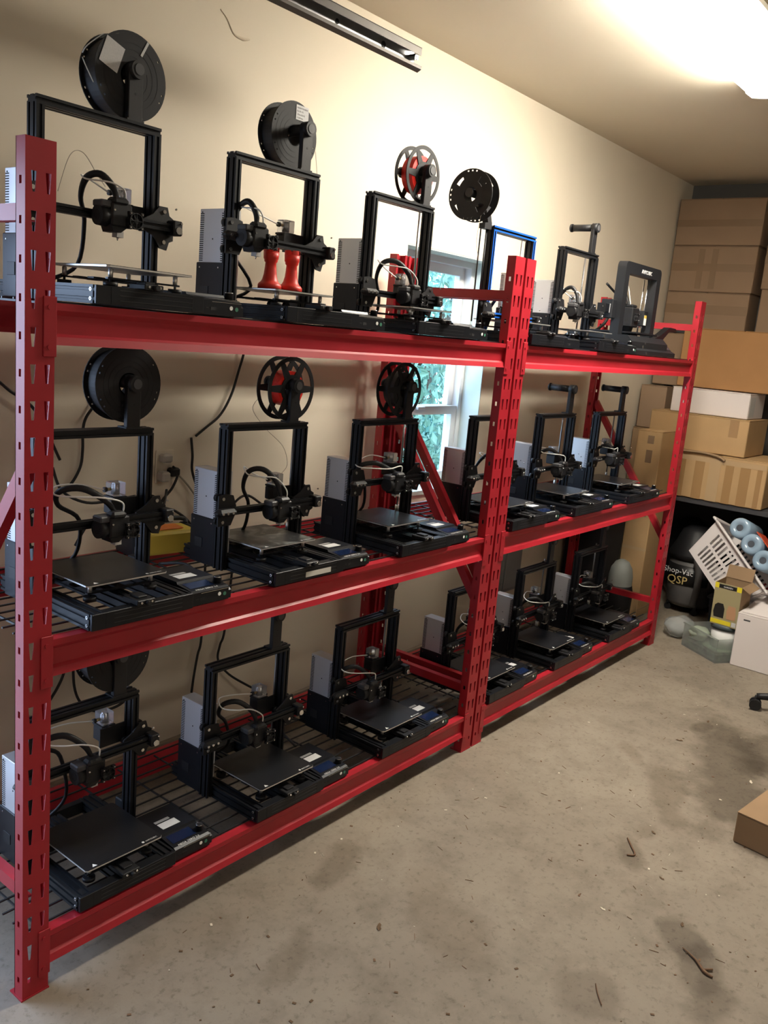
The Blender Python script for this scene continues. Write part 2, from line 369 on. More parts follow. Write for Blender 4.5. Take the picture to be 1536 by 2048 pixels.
# ------------------------------------------------------------------ racks
PW = .067; PD = .036; RH = 1.96; DEPTH = .588; PITCH = .0762; TH = .0022
UL = 1.956; GAP = .0148
def post_mesh():
    def fn():
        b = MB()
        def cell(o, ux, w0, z0, z1, hole):
            # rectangle [w0,w1] x [z0,z1] with a hole polygon of 4 points (u,z), both faces + inner walls
            pass
        def panel(mapf, w0, w1, z0, z1, hole=None):
            oc = [(w0, z0), (w1, z0), (w1, z1), (w0, z1)]
            for t in (0, TH):
                if hole:
                    vs = [mapf(*p, t) for p in oc]+[mapf(*p, t) for p in hole]
                    b.poly(vs, [(0, 1, 5, 4), (1, 2, 6, 5), (2, 3, 7, 6), (3, 0, 4, 7)], RED)
                else: b.poly([mapf(*p, t) for p in oc], [(0, 1, 2, 3)], RED)
            if hole:
                vs = [mapf(*p, 0) for p in hole]+[mapf(*p, TH) for p in hole]
                b.poly(vs, [(i, (i+1) % 4, 4+(i+1) % 4, 4+i) for i in range(4)], RED)
        web = lambda u, z, t: (u, t, z)
        left = lambda u, z, t: (t, u, z)
        right = lambda u, z, t: (PW-t, u, z)
        def tear(uc, zc, flip=1): return [(uc-.0028*1, zc-.021), (uc+.0028, zc-.021), (uc+.0062, zc+.019), (uc-.0062, zc+.019)]
        def rect(uc, zc): return [(uc-.0045, zc-.008), (uc+.0045, zc-.008), (uc+.0045, zc+.008), (uc-.0045, zc+.008)]
        zs = [.125+PITCH*k for k in range(24)]
        z0 = zs[0]-PITCH/2; ends = z0
        for f, a, m_ in ((web, 0, PW), (left, 0, PD), (right, 0, PD)):
            if f is web:
                panel(f, 0, PW/2, 0, z0, [(.0135, .043), (.0215, .043), (.0215, .057), (.0135, .057)]); panel(f, PW/2, PW, 0, z0, [(.046, .043), (.054, .043), (.054, .057), (.046, .057)])
            else: panel(f, 0, m_, 0, z0, rect(.018, .05))
        for zc in zs:
            a, c = zc-PITCH/2, zc+PITCH/2
            panel(web, 0, PW/2, a, c, tear(.0185, zc)); panel(web, PW/2, PW, a, c, tear(.0500, zc))
            panel(left, 0, PD, a, c, rect(.018, zc)); panel(right, 0, PD, a, c, rect(.018, zc))
            ends = c
        if ends < RH:
            panel(web, 0, PW, ends, RH); panel(left, 0, PD, ends, RH); panel(right, 0, PD, ends, RH)
        for f in (left, right):   # returned lips
            x0 = 0 if f is left else PW-.012
            b.box(x0, x0+.012, PD-TH, PD, 0, RH, RED)
        return b
    return cached('upright', fn)
def beam_mesh(L):
    def fn():
        p = [(0, 0), (0, -.015), (.011, -.026), (.011, -.064), (.004, -.070), (-.002, -.087), (.002, -.0872), (.008, -.072), (.034, -.072), (.034, -.018), (.030, 0)]
        return MB().prism([(y, z) for y, z in p], 0, L, RED, 'x')
    return cached('beam%.3f' % L, fn)
def plate_mesh():
    def fn():
        b = MB().bbox(0, .030, -.0035, 0, -.112, .012, RED, .0012)
        for z in (-.010, -.092): b.cyl((.013, -.0036, z), (.013, -.0055, z), .005, RED, 8)
        return b
    return cached('beam_plate', fn)
Z1, Z2, Z3 = 1.6445, .9019, .156
def rack(x0, label):
    t = thing('storage_rack', label, 'rack', (x0, 0, 0))
    L = UL
    for (x, y, rz) in ((0, 0, 0), (L-PW, 0, 0), (PW, DEPTH, PI), (L, DEPTH, PI)):
        put('upright', post_mesh(), t, (x, y, 0), (0, 0, rz))
        sx = -1 if rz else 1
        ft = MB().box(-.003, PW+.002, -.0015, PD+.016, .0, .004, RED)
        put('foot_plate', cached('foot_plate', lambda: ft), t, (x, y, 0), (0, 0, rz))
    bl = L-2*PW
    for z in (Z1, Z2, Z3):
        put('beam', beam_mesh(bl), t, (PW, 0, z)); put('beam', beam_mesh(bl), t, (L-PW, DEPTH, z), (0, 0, PI))
        for (x, y, rz) in ((PW-.027, 0, 0), (L-PW-.003, 0, 0), (L-PW+.027, DEPTH, PI), (PW+.003, DEPTH, PI)):
            put('beam_connector', plate_mesh(), t, (x, y, z), (0, 0, rz))
    # side frames: two rails and a diagonal channel each
    def chan(p0, p1, key):
        def fn():
            b = MB(); d = Vector(p1)-Vector(p0); Lh = d.length; h = .017; ang = math.atan2(d.z, d.y)
            T = Matrix.Translation(Vector(p0)) @ Matrix.Rotation(ang, 4, 'X')
            b.box(.0, .0025, 0, Lh, -h, h, RED, T).box(.0025, .026, 0, Lh, h-.0025, h, RED, T).box(.0025, .026, 0, Lh, -h, -h+.0025, RED, T)
            return b
        return cached(key, fn)
    for xx, side in ((.020, 0), (L-.046, 1)):
        put('frame_rail', chan((0, PD+.001, 1.82), (0, DEPTH-PD-.001, 1.82), 'rail_top'), t, (xx, 0, 0))
        put('frame_rail', chan((0, PD+.001, .262), (0, DEPTH-PD-.001, .262), 'rail_low'), t, (xx, 0, 0))
        if side == 0 and x0 < 1: put('frame_diagonal', chan((0, PD+.001, 1.30), (0, DEPTH-PD-.001, .62), 'diag_a'), t, (xx, 0, 0))
        else: put('frame_diagonal', chan((0, PD-.006, .64), (0, DEPTH-PD-.001, 1.36), 'diag_b'), t, (xx, 0, 0))
    return t
rack(0, 'left red steel storage rack with three shelves, nearest the camera')
rack(UL+GAP, 'right red steel storage rack with three shelves, by the stacked cartons')
def deck_mesh(cl):
    def fn():
        b = MB(); L = UL-.02; y0, y1 = .014, DEPTH-.014
        k = 0; y = y0+.02
        while y < y1: b.box(.01, L, y-.0022, y+.0022, -.0045, -.0005, WIR); y += .048
        return b
    return cached('wires_long', fn)
def cross_mesh():
    def fn():
        b = MB(); L = UL-.02; x = .05
        while x < L-.02: b.box(x-.0022, x+.0022, .036, DEPTH-.036, -.009, -.0045, WIR); x += .145
        return b
    return cached('wires_cross', fn)
lv = {Z1: 'top', Z2: 'middle', Z3: 'bottom'}
for x0, sd in ((0, 'left'), (UL+GAP, 'right')):
    for z in (Z1, Z2, Z3):
        d = thing('wire_deck', 'black wire mesh deck of the %s shelf in the %s rack' % (lv[z], sd), 'wire deck', (x0+.01, 0, z+.005), group='wire decks on the racks')
        put('long_wires', deck_mesh(0), d, kind='stuff'); put('cross_wires', cross_mesh(), d, kind='stuff')
DK = {Z1: Z1+.006, Z2: Z2+.006, Z3: Z3+.006}

# ------------------------------------------------------------------ printers
def extr(key, L, nx, ny, axis, front=None):
    """aluminium slot extrusion, nx*20 by ny*20 mm, length L; profile starts at 0,0"""
    def fn():
        g, dp = .0035, .0045
        W, H = .02*nx, .02*ny; P = [(0, 0)]
        for i in range(nx):
            c = .02*i+.01; P += [(c-g, 0), (c-g*.8, dp), (c+g*.8, dp), (c+g, 0)]
        P.append((W, 0))
        for i in range(ny):
            c = .02*i+.01; P += [(W, c-g), (W-dp, c-g*.8), (W-dp, c+g*.8), (W, c+g)]
        P.append((W, H))
        for i in reversed(range(nx)):
            c = .02*i+.01; P += [(c+g, H), (c+g*.8, H-dp), (c-g*.8, H-dp), (c-g, H)]
        P.append((0, H))
        for i in reversed(range(ny)):
            c = .02*i+.01; P += [(0, c+g), (dp, c+g*.8), (dp, c-g*.8), (0, c-g)]
        b = MB().prism(P, 0, L, BLK, axis)
        if front:    # coloured face strips
            for i in range(nx if front[0] == 'z' else nx):
                pass
        return b
    return cached(key, fn)
def strips(key, L, kind):
    def fn():
        b = MB()
        if kind == 'v':
            for a, c in ((.0006, .0062), (.0138, .0194)): b.box(a, c, -.0006, .0, 0, L, BLUE)
        else:
            for a, c in ((.0006, .0062), (.0138, .0194)): b.box(0, L, -.0006, 0, a, c, BLUE)
            for a, c in ((.0006, .0062), (.0138, .0262), (.0338, .0394)): b.box(0, L, a, c, .02, .0206, BLUE)
        return b
    return cached(key, fn)
def fan_b(b, cx, y, cz, s, mt=PLA):
    h = s/2
    b.sector(h*.88, h*1.0, 0, 2*PI, y-.002, y, mt, 24)
    b.v = b.v  # ring is centred on origin; shifted by caller
def psu_mesh():
    def fn():
        b = MB(); X0, X1, Y0, Y1, ZA, ZB = -.008, .042, .238, .353, .03, .292
        b.bbox(X0, X1, Y0, Y1, ZA, ZB, SIL, .0012)
        for k in range(23):
            z = .150+k*.0058
            if z > .285: break
            b.box(X0-.0005, X0+.0005, Y0+.003, Y0+.021, z, z+.0026, SLOT); b.box(X0-.0005, X0+.0005, Y1-.018, Y1-.002, z, z+.0026, SLOT)
            b.box(X0+.006, X0+.03, Y1-.0005, Y1+.0005, z, z+.0026, SLOT)
        for yy, zz in ((.25, .283), (.343, .283), (.295, .21)): b.cyl((X0-.0008, yy, zz), (X0+.0002, yy, zz), .0022, SLOT, 8)
        return b
    return cached('power_supply', fn)
def psu_cover():
    def fn():
        b = MB().bbox(-.012, .046, .246, .358, .0, .146, SHE, .002)
        b.cyl((-.0128, .262, .132), (-.012, .262, .132), .0022, STE, 8).cyl((-.0128, .342, .132), (-.012, .342, .132), .0022, STE, 8)
        b.bbox(-.0135, -.0119, .30, .335, .05, .08, PLA, .0006)
        return b
    return cached('supply_cover', fn)
def control_mesh():
    def fn():
        b = MB()
        pts = [(0, 0), (0, .034), (.008, .038), (.064, .044), (.068, .050), (.185, .050), (.19, .046), (.19, 0)]
        b.prism(pts, .302, .424, SHE, 'x')
        pts2 = [(.004, 0), (.004, .022), (.012, .028), (.064, .034), (.07, .040), (.183, .040), (.186, .036), (.186, 0)]
        b.prism(pts2, .424, .436, SHE, 'x')
        b.box(.326, .342, -.0006, .0, .010, .018, SLOT).box(.312, .322, -.0006, 0, .014, .017, SLOT)
        b.box(.330, .425, -.0004, .001, .0305, .0316, STE)
        return b
    return cached('control_box', fn)
def screen_mesh():
    def fn():
        sl = lambda y: .038+(y-.008)*.006/.056
        b = MB(); a, c, y0, y1 = .312, .392, .022, .058
        b.poly([(a, y0, sl(y0)+.0008), (c, y0, sl(y0)+.0008), (c, y1, sl(y1)+.0008), (a, y1, sl(y1)+.0008)], [(0, 1, 2, 3)], LCD)
        return b
    return cached('lcd_screen', fn)
def knob_mesh():
    def fn(): return MB().cyl((.409, .030, .040), (.409, .030, .056), .0115, PLA, 18, .0105).cyl((.409, .030, .056), (.409, .030, .0575), .0105, STE, 18).cyl((.409, .030, .0575), (.409, .030, .058), .0075, PLA, 18)
    return cached('control_knob', fn)
def bed_mesh(worn):
    def fn():
        b = MB(); s = .235
        c = .006
        pts = [(c, 0), (s-c, 0), (s, c), (s, s-c), (s-c, s), (c, s), (0, s-c), (0, c)]
        m_ = WORN if worn else BED
        b.prism(pts, -.0045, -.0012, ALU, 'z'); b.prism([(x*.996+.0005, y*.996+.0005) for x, y in pts], -.0012, 0, m_, 'z')
        return b
    return cached('build_plate%d' % worn, fn)
WORN = bpy.data.materials.new('worn_bed_coating'); WORN.use_nodes = True
nt = WORN.node_tree; b_ = nt.nodes['Principled BSDF']; b_.inputs['Roughness'].default_value = .45
tc = nt.nodes.new('ShaderNodeTexCoord'); n1 = nt.nodes.new('ShaderNodeTexNoise'); n1.inputs['Scale'].default_value = 14; n1.inputs['Detail'].default_value = 9; n1.inputs['Distortion'].default_value = 1.5
r1 = nt.nodes.new('ShaderNodeValToRGB'); r1.color_ramp.elements[0].position = .46; r1.color_ramp.elements[1].position = .75
r1.color_ramp.elements[0].color = (.016, .016, .017, 1); r1.color_ramp.elements[1].color = (.20, .21, .20, 1)
nt.links.new(tc.outputs['Object'], n1.inputs['Vector']); nt.links.new(n1.outputs['Fac'], r1.inputs['Fac']); nt.links.new(r1.outputs['Color'], b_.inputs['Base Color'])
def bedmark_mesh():
    def fn():
        b = MB()
        b.poly([(.022, .006, .0003), (.036, .006, .0003), (.029, .018, .0003)], [(0, 1, 2)], PRT)
        b.poly([(.042, .007, .0003), (.075, .007, .0003), (.075, .010, .0003), (.042, .010, .0003)], [(0, 1, 2, 3)], SHE)
        b.cyl((.178, .010, .0), (.178, .010, .0004), .0038, PRT, 12)
        return b
    return cached('printed_marks', fn)
def wheels(b, pts, y0=.212, y1=.224):
    for x, z in pts:
        b.cyl((x, y0, z), (x, y1, z), .0118, PLA, 14); b.cyl((x, y0-.018, z), (x, y0, z), .0035, STE, 8); b.cyl((x, y0-.021, z), (x, y0-.018, z), .0055, STE, 6)
def left_bracket():
    def fn():
        b = MB()
        b.prism([(-.046, -.046), (.004, -.046), (.022, -.01), (.022, .012), (.010, .044), (-.020, .050), (-.046, .046)], .194, .199, PLA, 'y')
        b.bbox(-.070, .004, .160, .192, -.012, .011, PLA, .009)
        for x in (-.056, -.038, -.018): b.cyl((x, .158, 0), (x, .161, 0), .0042, STE, 8)
        wheels(b, [(-.0295, .036), (-.0295, -.034), (.0135, .0)])
        return b
    return cached('left_bracket', fn)
def right_bracket():
    def fn():
        b = MB()
        b.prism([(.262, -.012), (.292, -.022), (.315, -.052), (.336, -.055), (.343, -.035), (.355, -.03), (.356, .022), (.342, .030), (.336, .050), (.312, .050), (.292, .028), (.262, .012)], .194, .199, PLA, 'y')
        b.bbox(.330, .358, .158, .192, -.018, .018, PLA, .003)
        b.cyl((.344, .154, -.006), (.344, .158, -.006), .009, STE, 14)
        wheels(b, [(.3255, .038), (.3255, -.036), (.2825, .0)])
        for x, z in ((.352, .012), (.352, -.012), (.333, .044)): b.cyl((x, .155, z), (x, .158, z), .0025, STE, 8)
        return b
    return cached('right_bracket', fn)
def head_mesh():
    def fn():
        b = MB()
        b.bbox(-.036, .020, .112, .166, -.026, .028, PLA, .004)
        b.bbox(-.034, .010, .108, .140, .022, .040, PLA, .006)
        b.prism([(-.028, -.038), (-.008, -.038), (.010, -.024), (-.034, -.024)], .116, .160, PLA, 'y')
        b.cyl((-.058, .138, -.004), (-.036, .138, -.004), .023, PLA, 22, .024)
        b.cyl((-.0585, .138, -.004), (-.058, .138, -.004), .012, SLOT, 16)
        b.bbox(-.060, -.030, .118, .156, .014, .030, mat('dark_grey_plastic', (.06, .06, .065), .5), .003)
        b.box(-.012, .006, .126, .146, -.048, -.034, mat('heater_wrap', (.55, .53, .50), .6)); b.cyl((-.004, .136, -.048), (-.004, .136, -.055), .003, STE, 8, .001)
        b.cyl((-.03, .109, .01), (-.03, .112, .01), .0025, STE, 8)
        return b
    return cached('head_housing', fn)
def fan_mesh():
    def fn():
        b = MB(); S = .019
        fr = MB()
        b.sector(.0165, .0185, 0, 2*PI, -.010, 0, PLA, 20)
        for sx in (-1, 1):
            for sz in (-1, 1): b.bbox(sx*.0155-.0045, sx*.0155+.0045, -.010, 0, sz*.0155-.0045, sz*.0155+.0045, PLA, .001); b.cyl((sx*.0158, -.0115, sz*.0158), (sx*.0158, -.010, sz*.0158), .0018, STE, 6)
        b.box(-.0185, .0185, -.002, 0, -.0185, .0185, SLOT)
        b.cyl((0, -.009, 0), (0, -.002, 0), .0065, PLA, 14)
        for k in range(7):
            a = k*2*PI/7; T = Matrix.Rotation(a, 4, 'Y') @ Matrix.Translation((.011, -.006, 0)) @ Matrix.Rotation(.6, 4, 'X')
            b.box(-.005, .005, -.0006, .0006, -.004, .004, PLA, T)
        for a in (0, PI/2): b.box(-.0175, .0175, -.0105, -.0098, -.0007, .0007, PLA, Matrix.Rotation(a, 4, 'Y'))
        return b
    return cached('cooling_fan', fn)
def extruder_mesh():
    def fn():
        b = MB(); b.bbox(.224, .268, .243, .287, -.002, .040, PLA, .003); b.box(.215, .31, .238, .243, -.012, .044, PLA)
        b.bbox(.224, .268, .243, .287, .040, .046, PLA, .001)
        return b
    return cached('extruder_motor', fn)
def clear_mesh():
    def fn():
        b = MB(); b.bbox(.227, .265, .246, .284, .047, .083, CLR, .002)
        b.cyl((.227, .258, .066), (.208, .258, .066), .0045, mat('brass', (.55, .42, .22), .3, .9), 10); b.cyl((.213, .258, .066), (.205, .258, .066), .007, PLA, 10)
        b.cyl((.246, .265, .050), (.246, .265, .078), .009, STE, 12)
        return b
    return cached('clear_cover', fn)
def holder_mesh():
    def fn():
        b = MB(); b.bbox(.232, .272, .202, .218, .438, .548, PLA, .0015); b.box(.228, .276, .200, .238, .4382, .442, PLA)
        b.cyl((.252, .2015, .50), (.252, .2022, .50), .003, SLOT, 8)
        return b
    return cached('holder_post', fn)
def holder_tube():
    def fn():
        b = MB(); z = .553
        b.cyl((.252, .190, z), (.252, .219, z), .021, PLA, 20); b.cyl((.252, .219, z), (.252, .322, z), .0155, PLA, 18); b.cyl((.252, .322, z), (.252, .330, z), .0185, PLA, 18)
        b.cyl((.252, .1885, z), (.252, .190, z), .013, mat('dark_grey_plastic', (.06, .06, .065), .5), 16)
        return b
    return cached('holder_tube', fn)

def printer(label, x, y, z, xh, hx, by, holder=True, blue=False, worn=False, supply=True, loop=(-.10, .08, .075), cable=True, group=None, tag=True, strip=False, hdx=0.0):
    t = thing('desktop_printer', label, '3d printer', (x, y, z), group=group)
    for xx in (0, .256):
        put('side_rail', extr('side_rail', .40, 2, 2, 'y'), t, (xx, .0, 0)) if xx == 0 else put('side_rail', extr('side_rail', .40, 2, 2, 'y'), t, (xx, .0, 0))
    def bolts(): 
        b = MB()
        for zz in (.01, .03): b.cyl((-.0008, .009, zz), (.0006, .009, zz), .0042, STE, 10); b.cyl((-.001, .009, zz), (-.0008, .009, zz), .002, SLOT, 6)
        return b
    put('rail_bolts', cached('rail_bolts', bolts), t)
    def front():
        b = MB().bbox(.002, .296, -.010, .0, .0, .040, SHE, .001).box(.04, .256, .0, .02, .002, .038, BLK)
        for zz in (.0105, .0215, .0325): b.box(.062, .262, -.0106, -.0099, zz-.0007, zz+.0007, mat('groove_line', (.06, .06, .065), .3, .5))  # thin lighter lines for the grooves along the bar
        for xx in (.04, .262): b.box(xx, xx+.0008, -.0104, -.0099, .001, .039, SLOT)
        return b
    put('front_rail', cached('front_rail', front), t)
    put('rear_rail', cached('rear_rail', lambda: MB().box(.04, .256, .38, .40, .002, .038, BLK)), t)
    put('bed_rail', extr('bed_rail', .34, 2, 2, 'y'), t, (.128, .02, .004))
    put('belt_tensioner', cached('belt_tensioner', lambda: MB().bbox(.122, .174, -.016, .045, .0402, .053, PLA, .002).cyl((.148, -.030, .046), (.148, -.016, .046), .006, PLA, 12).cyl((.133, -.019, .047), (.133, -.016, .047), .003, STE, 8).cyl((.163, -.019, .047), (.163, -.016, .047), .003, STE, 8).bbox(.135, .161, .0, .035, .053, .058, PLA, .001)), t)
    # bed
    put('bed_carriage', cached('bed_carriage', lambda: MB().box(.06, .236, .09, .115, .056, .060, SHE).box(.06, .236, .15, .175, .056, .060, SHE).box(.135, .161, .03, .235, .056, .060, SHE).cyl((.118, .1, .045), (.118, .112, .045), .011, PLA, 12).cyl((.178, .1, .045), (.178, .112, .045), .011, PLA, 12).box(.05, .246, .02, .03, .056, .060, SHE).box(.05, .246, .21, .22, .056, .060, SHE)), t, (0, by, 0))
    for kx, ky in ((.06, .025), (.236, .025), (.06, .21), (.236, .21)):
        put('levelling_knob', cached('levelling_knob', lambda: MB().cyl((0, 0, .040), (0, 0, .050), .016, PLA, 14).cyl((0, 0, .05), (0, 0, .081), .003, STE, 8).cyl((0, 0, .06), (0, 0, .079), .0055, ALU, 8)), t, (kx, by+ky, 0))
    bp = put('build_plate', bed_mesh(1 if worn else 0), t, (.036, by, .0855), label='worn grey-streaked plate' if worn else None)
    put('printed_marks', bedmark_mesh(), bp)
    if not blue: put('lettering', text_mesh('bedtext', 'ANYCUBIC', .0075, PRT, .0001), bp, (.185, .007, .0003), (0, 0, 0))
    # frame
    for xx in (-.018, .294): put('frame_upright', extr('frame_upright', .418, 1, 2, 'z'), t, (xx, .20, .0))
    put('top_bar', extr('top_bar', .332, 2, 1, 'x'), t, (-.018, .20, .418))
    if blue:
        for xx in (-.018, .294): put('blue_facing', strips('bv', .418, 'v'), t, (xx, .20, .0), label='blue anodised face')
        put('blue_facing', strips('bh', .332, 'h'), t, (-.018, .20, .418), label='blue anodised face')
        put('blue_facing', strips('bx', .30, 'h'), t, (-.0, .170, xh-.01), label='blue anodised face')
    put('lead_screw', cached('lead_screw', lambda: MB().cyl((.330, .277, .07), (.330, .277, .43), .004, mat('dark_steel', (.25, .25, .26), .35, .9), 8).cyl((.330, .277, .07), (.330, .277, .095), .008, ALU, 10)), t)
    if blue: put('lead_screw', cached('lead_screw_l', lambda: MB().cyl((-.034, .225, .07), (-.034, .225, .43), .004, BLK, 8).cyl((-.034, .252, .07), (-.034, .252, .43), .003, BLK, 8)), t)
    put('lift_motor', cached('lift_motor', lambda: MB().bbox(.310, .351, .256, .298, .03, .07, PLA, .003)), t)
    # moving beam
    put('cross_beam', extr('cross_beam', .335, 1, 1, 'x'), t, (0, .172, xh-.01))
    put('left_bracket', left_bracket(), t, (0, 0, xh)); put('right_bracket', right_bracket(), t, (0, 0, xh))
    hd = put('print_head', head_mesh(), t, (hx, 0, xh)); put('cooling_fan', fan_mesh(), hd, (.020, .106, -.008))
    ex = put('extruder', extruder_mesh(), t, (0, 0, xh)); put('clear_cover', clear_mesh(), ex, label='clear plastic gear housing')
    lx, ly, lz = loop
    if cable:
        def cb():
            b = MB(); P0 = (hx-.008, .135, xh+.034)
            b.tube([P0, (hx+lx*.25, .145, xh+lz*.78), (hx+lx*.62, .17, xh+lz+.01), (hx+lx*.95, .20, xh+lz), (hx+lx*.8, .235, xh+lz*.5), (min(hx+lx*.2, .2), .265, xh-.01), (.15, .30, xh*.45), (.10, .34, .05)], [.006, .0085, .0085, .008, .006, .0055, .005, .005], PLA, 8, 5)
            return b
        put('cable_sleeve', cb(), t)
    def wt_():
        b = MB(); b.tube([(hx+.010, .128, xh+.036), (hx+.006, .128, xh+.06), (hx+lx*.35, .135, xh+lz*.88), (hx+lx*.8, .155, xh+lz*.92), (hx+lx*1.08, .19, xh+lz*.95), (hx+lx*.9, .225, xh+lz*1.1), ((hx+lx*.6+.21)/2-.02, .25, xh+.07+lz*.2), (.206, .258, xh+.066)], .0021, WHT, 8, 6); return b
    put('feed_tube', wt_(), t, label='white plastic feed tube')
    # control box
    cbx = put('control_box', control_mesh(), t); put('lcd_screen', screen_mesh(), cbx, label='dark blue display'); put('control_knob', knob_mesh(), cbx)
    if tag and not blue:
        def stick(): return MB().cyl((.392, -.0008, .019), (.392, .0, .019), .0052, WHT, 14)
        def stick2(): return MB().cyl((.410, -.0008, .017), (.410, .0, .017), .0052, GRN, 14)
        put('sticker', cached('st1', stick), cbx, label='round white sticker'); put('sticker', cached('st2', stick2), cbx, label='round green sticker')
        put('sticker', cached('st3', lambda: MB().box(.325, .385, .085, .115, .050, .0504, LBL).box(.325, .375, .120, .131, .050, .0504, mat('grey_label', (.3, .3, .3), .5))), cbx, label='silver rectangular label')
        put('lettering', text_mesh('mz', 'MEGA ZERO 2.0', .0105, PRT, .0001, .25), cbx, (.318, .006, .0384), (R(6), 0, 0))
    if strip: put('paper_strip', MB().box(.125, .235, -.0112, -.0107, .008, .024, mat('paper_strip', (.62, .60, .55), .7)), t, label='white paper strip with faint writing')
    if supply:
        sx = 0 if not blue else .32
        ps = put('power_supply', psu_mesh(), t, (sx, 0, 0), label='perforated silver metal case'); put('supply_cover', psu_cover(), ps, label='black lower cover')
    if holder:
        h = put('spool_holder', holder_mesh(), t, (hdx, 0, 0)); put('holder_tube', holder_tube(), h)
    return t

U1X = 0
# (base x) from the shelf measurements
T = DK[Z1]; Mz = DK[Z2]; Bz = DK[Z3]
printer('black desktop printer at the left end of the top shelf, behind the near red post', .155, 0, T, .205, .155, 0.0, loop=(-.05, .10, .08), hdx=-.014)
printer('black desktop printer on the top shelf carrying two red rook prints', .733, 0, T, .215, .016, .07, loop=(-.012, .10, .085))
printer('black desktop printer on the top shelf under the red spoked spool', 1.322, 0, T, .120, .145, .05, loop=(-.10, .10, .10), hdx=.015)
printer('desktop printer with blue frame faces on the top shelf behind the middle posts', 2.053, 0, T, .100, .10, .06, holder=False, blue=True, loop=(-.03, .10, .08))
printer('black desktop printer with an empty spool arm on the top shelf of the right rack', 2.652, 0, T, .165, .035, .06, loop=(-.012, .10, .09))
printer('black desktop printer at the left end of the middle shelf, under the solid black spool', .153, -.012, Mz, .205, .165, .065, loop=(-.13, .10, .085))
printer('black desktop printer on the middle shelf with a grey-streaked bed and paper strip', .753, 0, Mz, .185, .155, .09, worn=True, loop=(-.09, .10, .11), strip=True)
printer('black desktop printer on the middle shelf of the left rack, nearest the middle posts', 1.345, 0, Mz, .222, .13, .077, loop=(-.14, .10, .06))
printer('black desktop printer on the middle shelf just right of the middle posts', 2.075, 0, Mz, .19, .10, .05, holder=False, loop=(-.03, .10, .08))
printer('black desktop printer in the centre of the right rack middle shelf', 2.632, 0, Mz, .187, .10, .06, loop=(-.09, .10, .08))
printer('black desktop printer at the far right end of the middle shelf', 3.232, 0, Mz, .203, .08, .06, loop=(-.03, .10, .06))
printer('black desktop printer at the left end of the bottom shelf, behind the near red post', .150, .01, Bz, .290, .13, .018, loop=(-.10, .10, .09))
printer('black desktop printer in the centre of the left rack bottom shelf', .745, .005, Bz, .205, .125, .016, loop=(-.10, .10, .10))
printer('black desktop printer on the bottom shelf left of the middle posts', 1.347, .005, Bz, .195, .09, .018, loop=(-.09, .10, .08))
printer('black desktop printer on the bottom shelf just right of the middle posts', 2.062, .005, Bz, .215, .13, .03, holder=False, loop=(-.05, .10, .07))
printer('black desktop printer in the centre of the right rack bottom shelf', 2.640, .005, Bz, .215, .13, .03, loop=(-.08, .10, .07))
printer('black desktop printer at the far right end of the bottom shelf', 3.243, .005, Bz, .20, .13, .03, loop=(-.10, .10, .06))

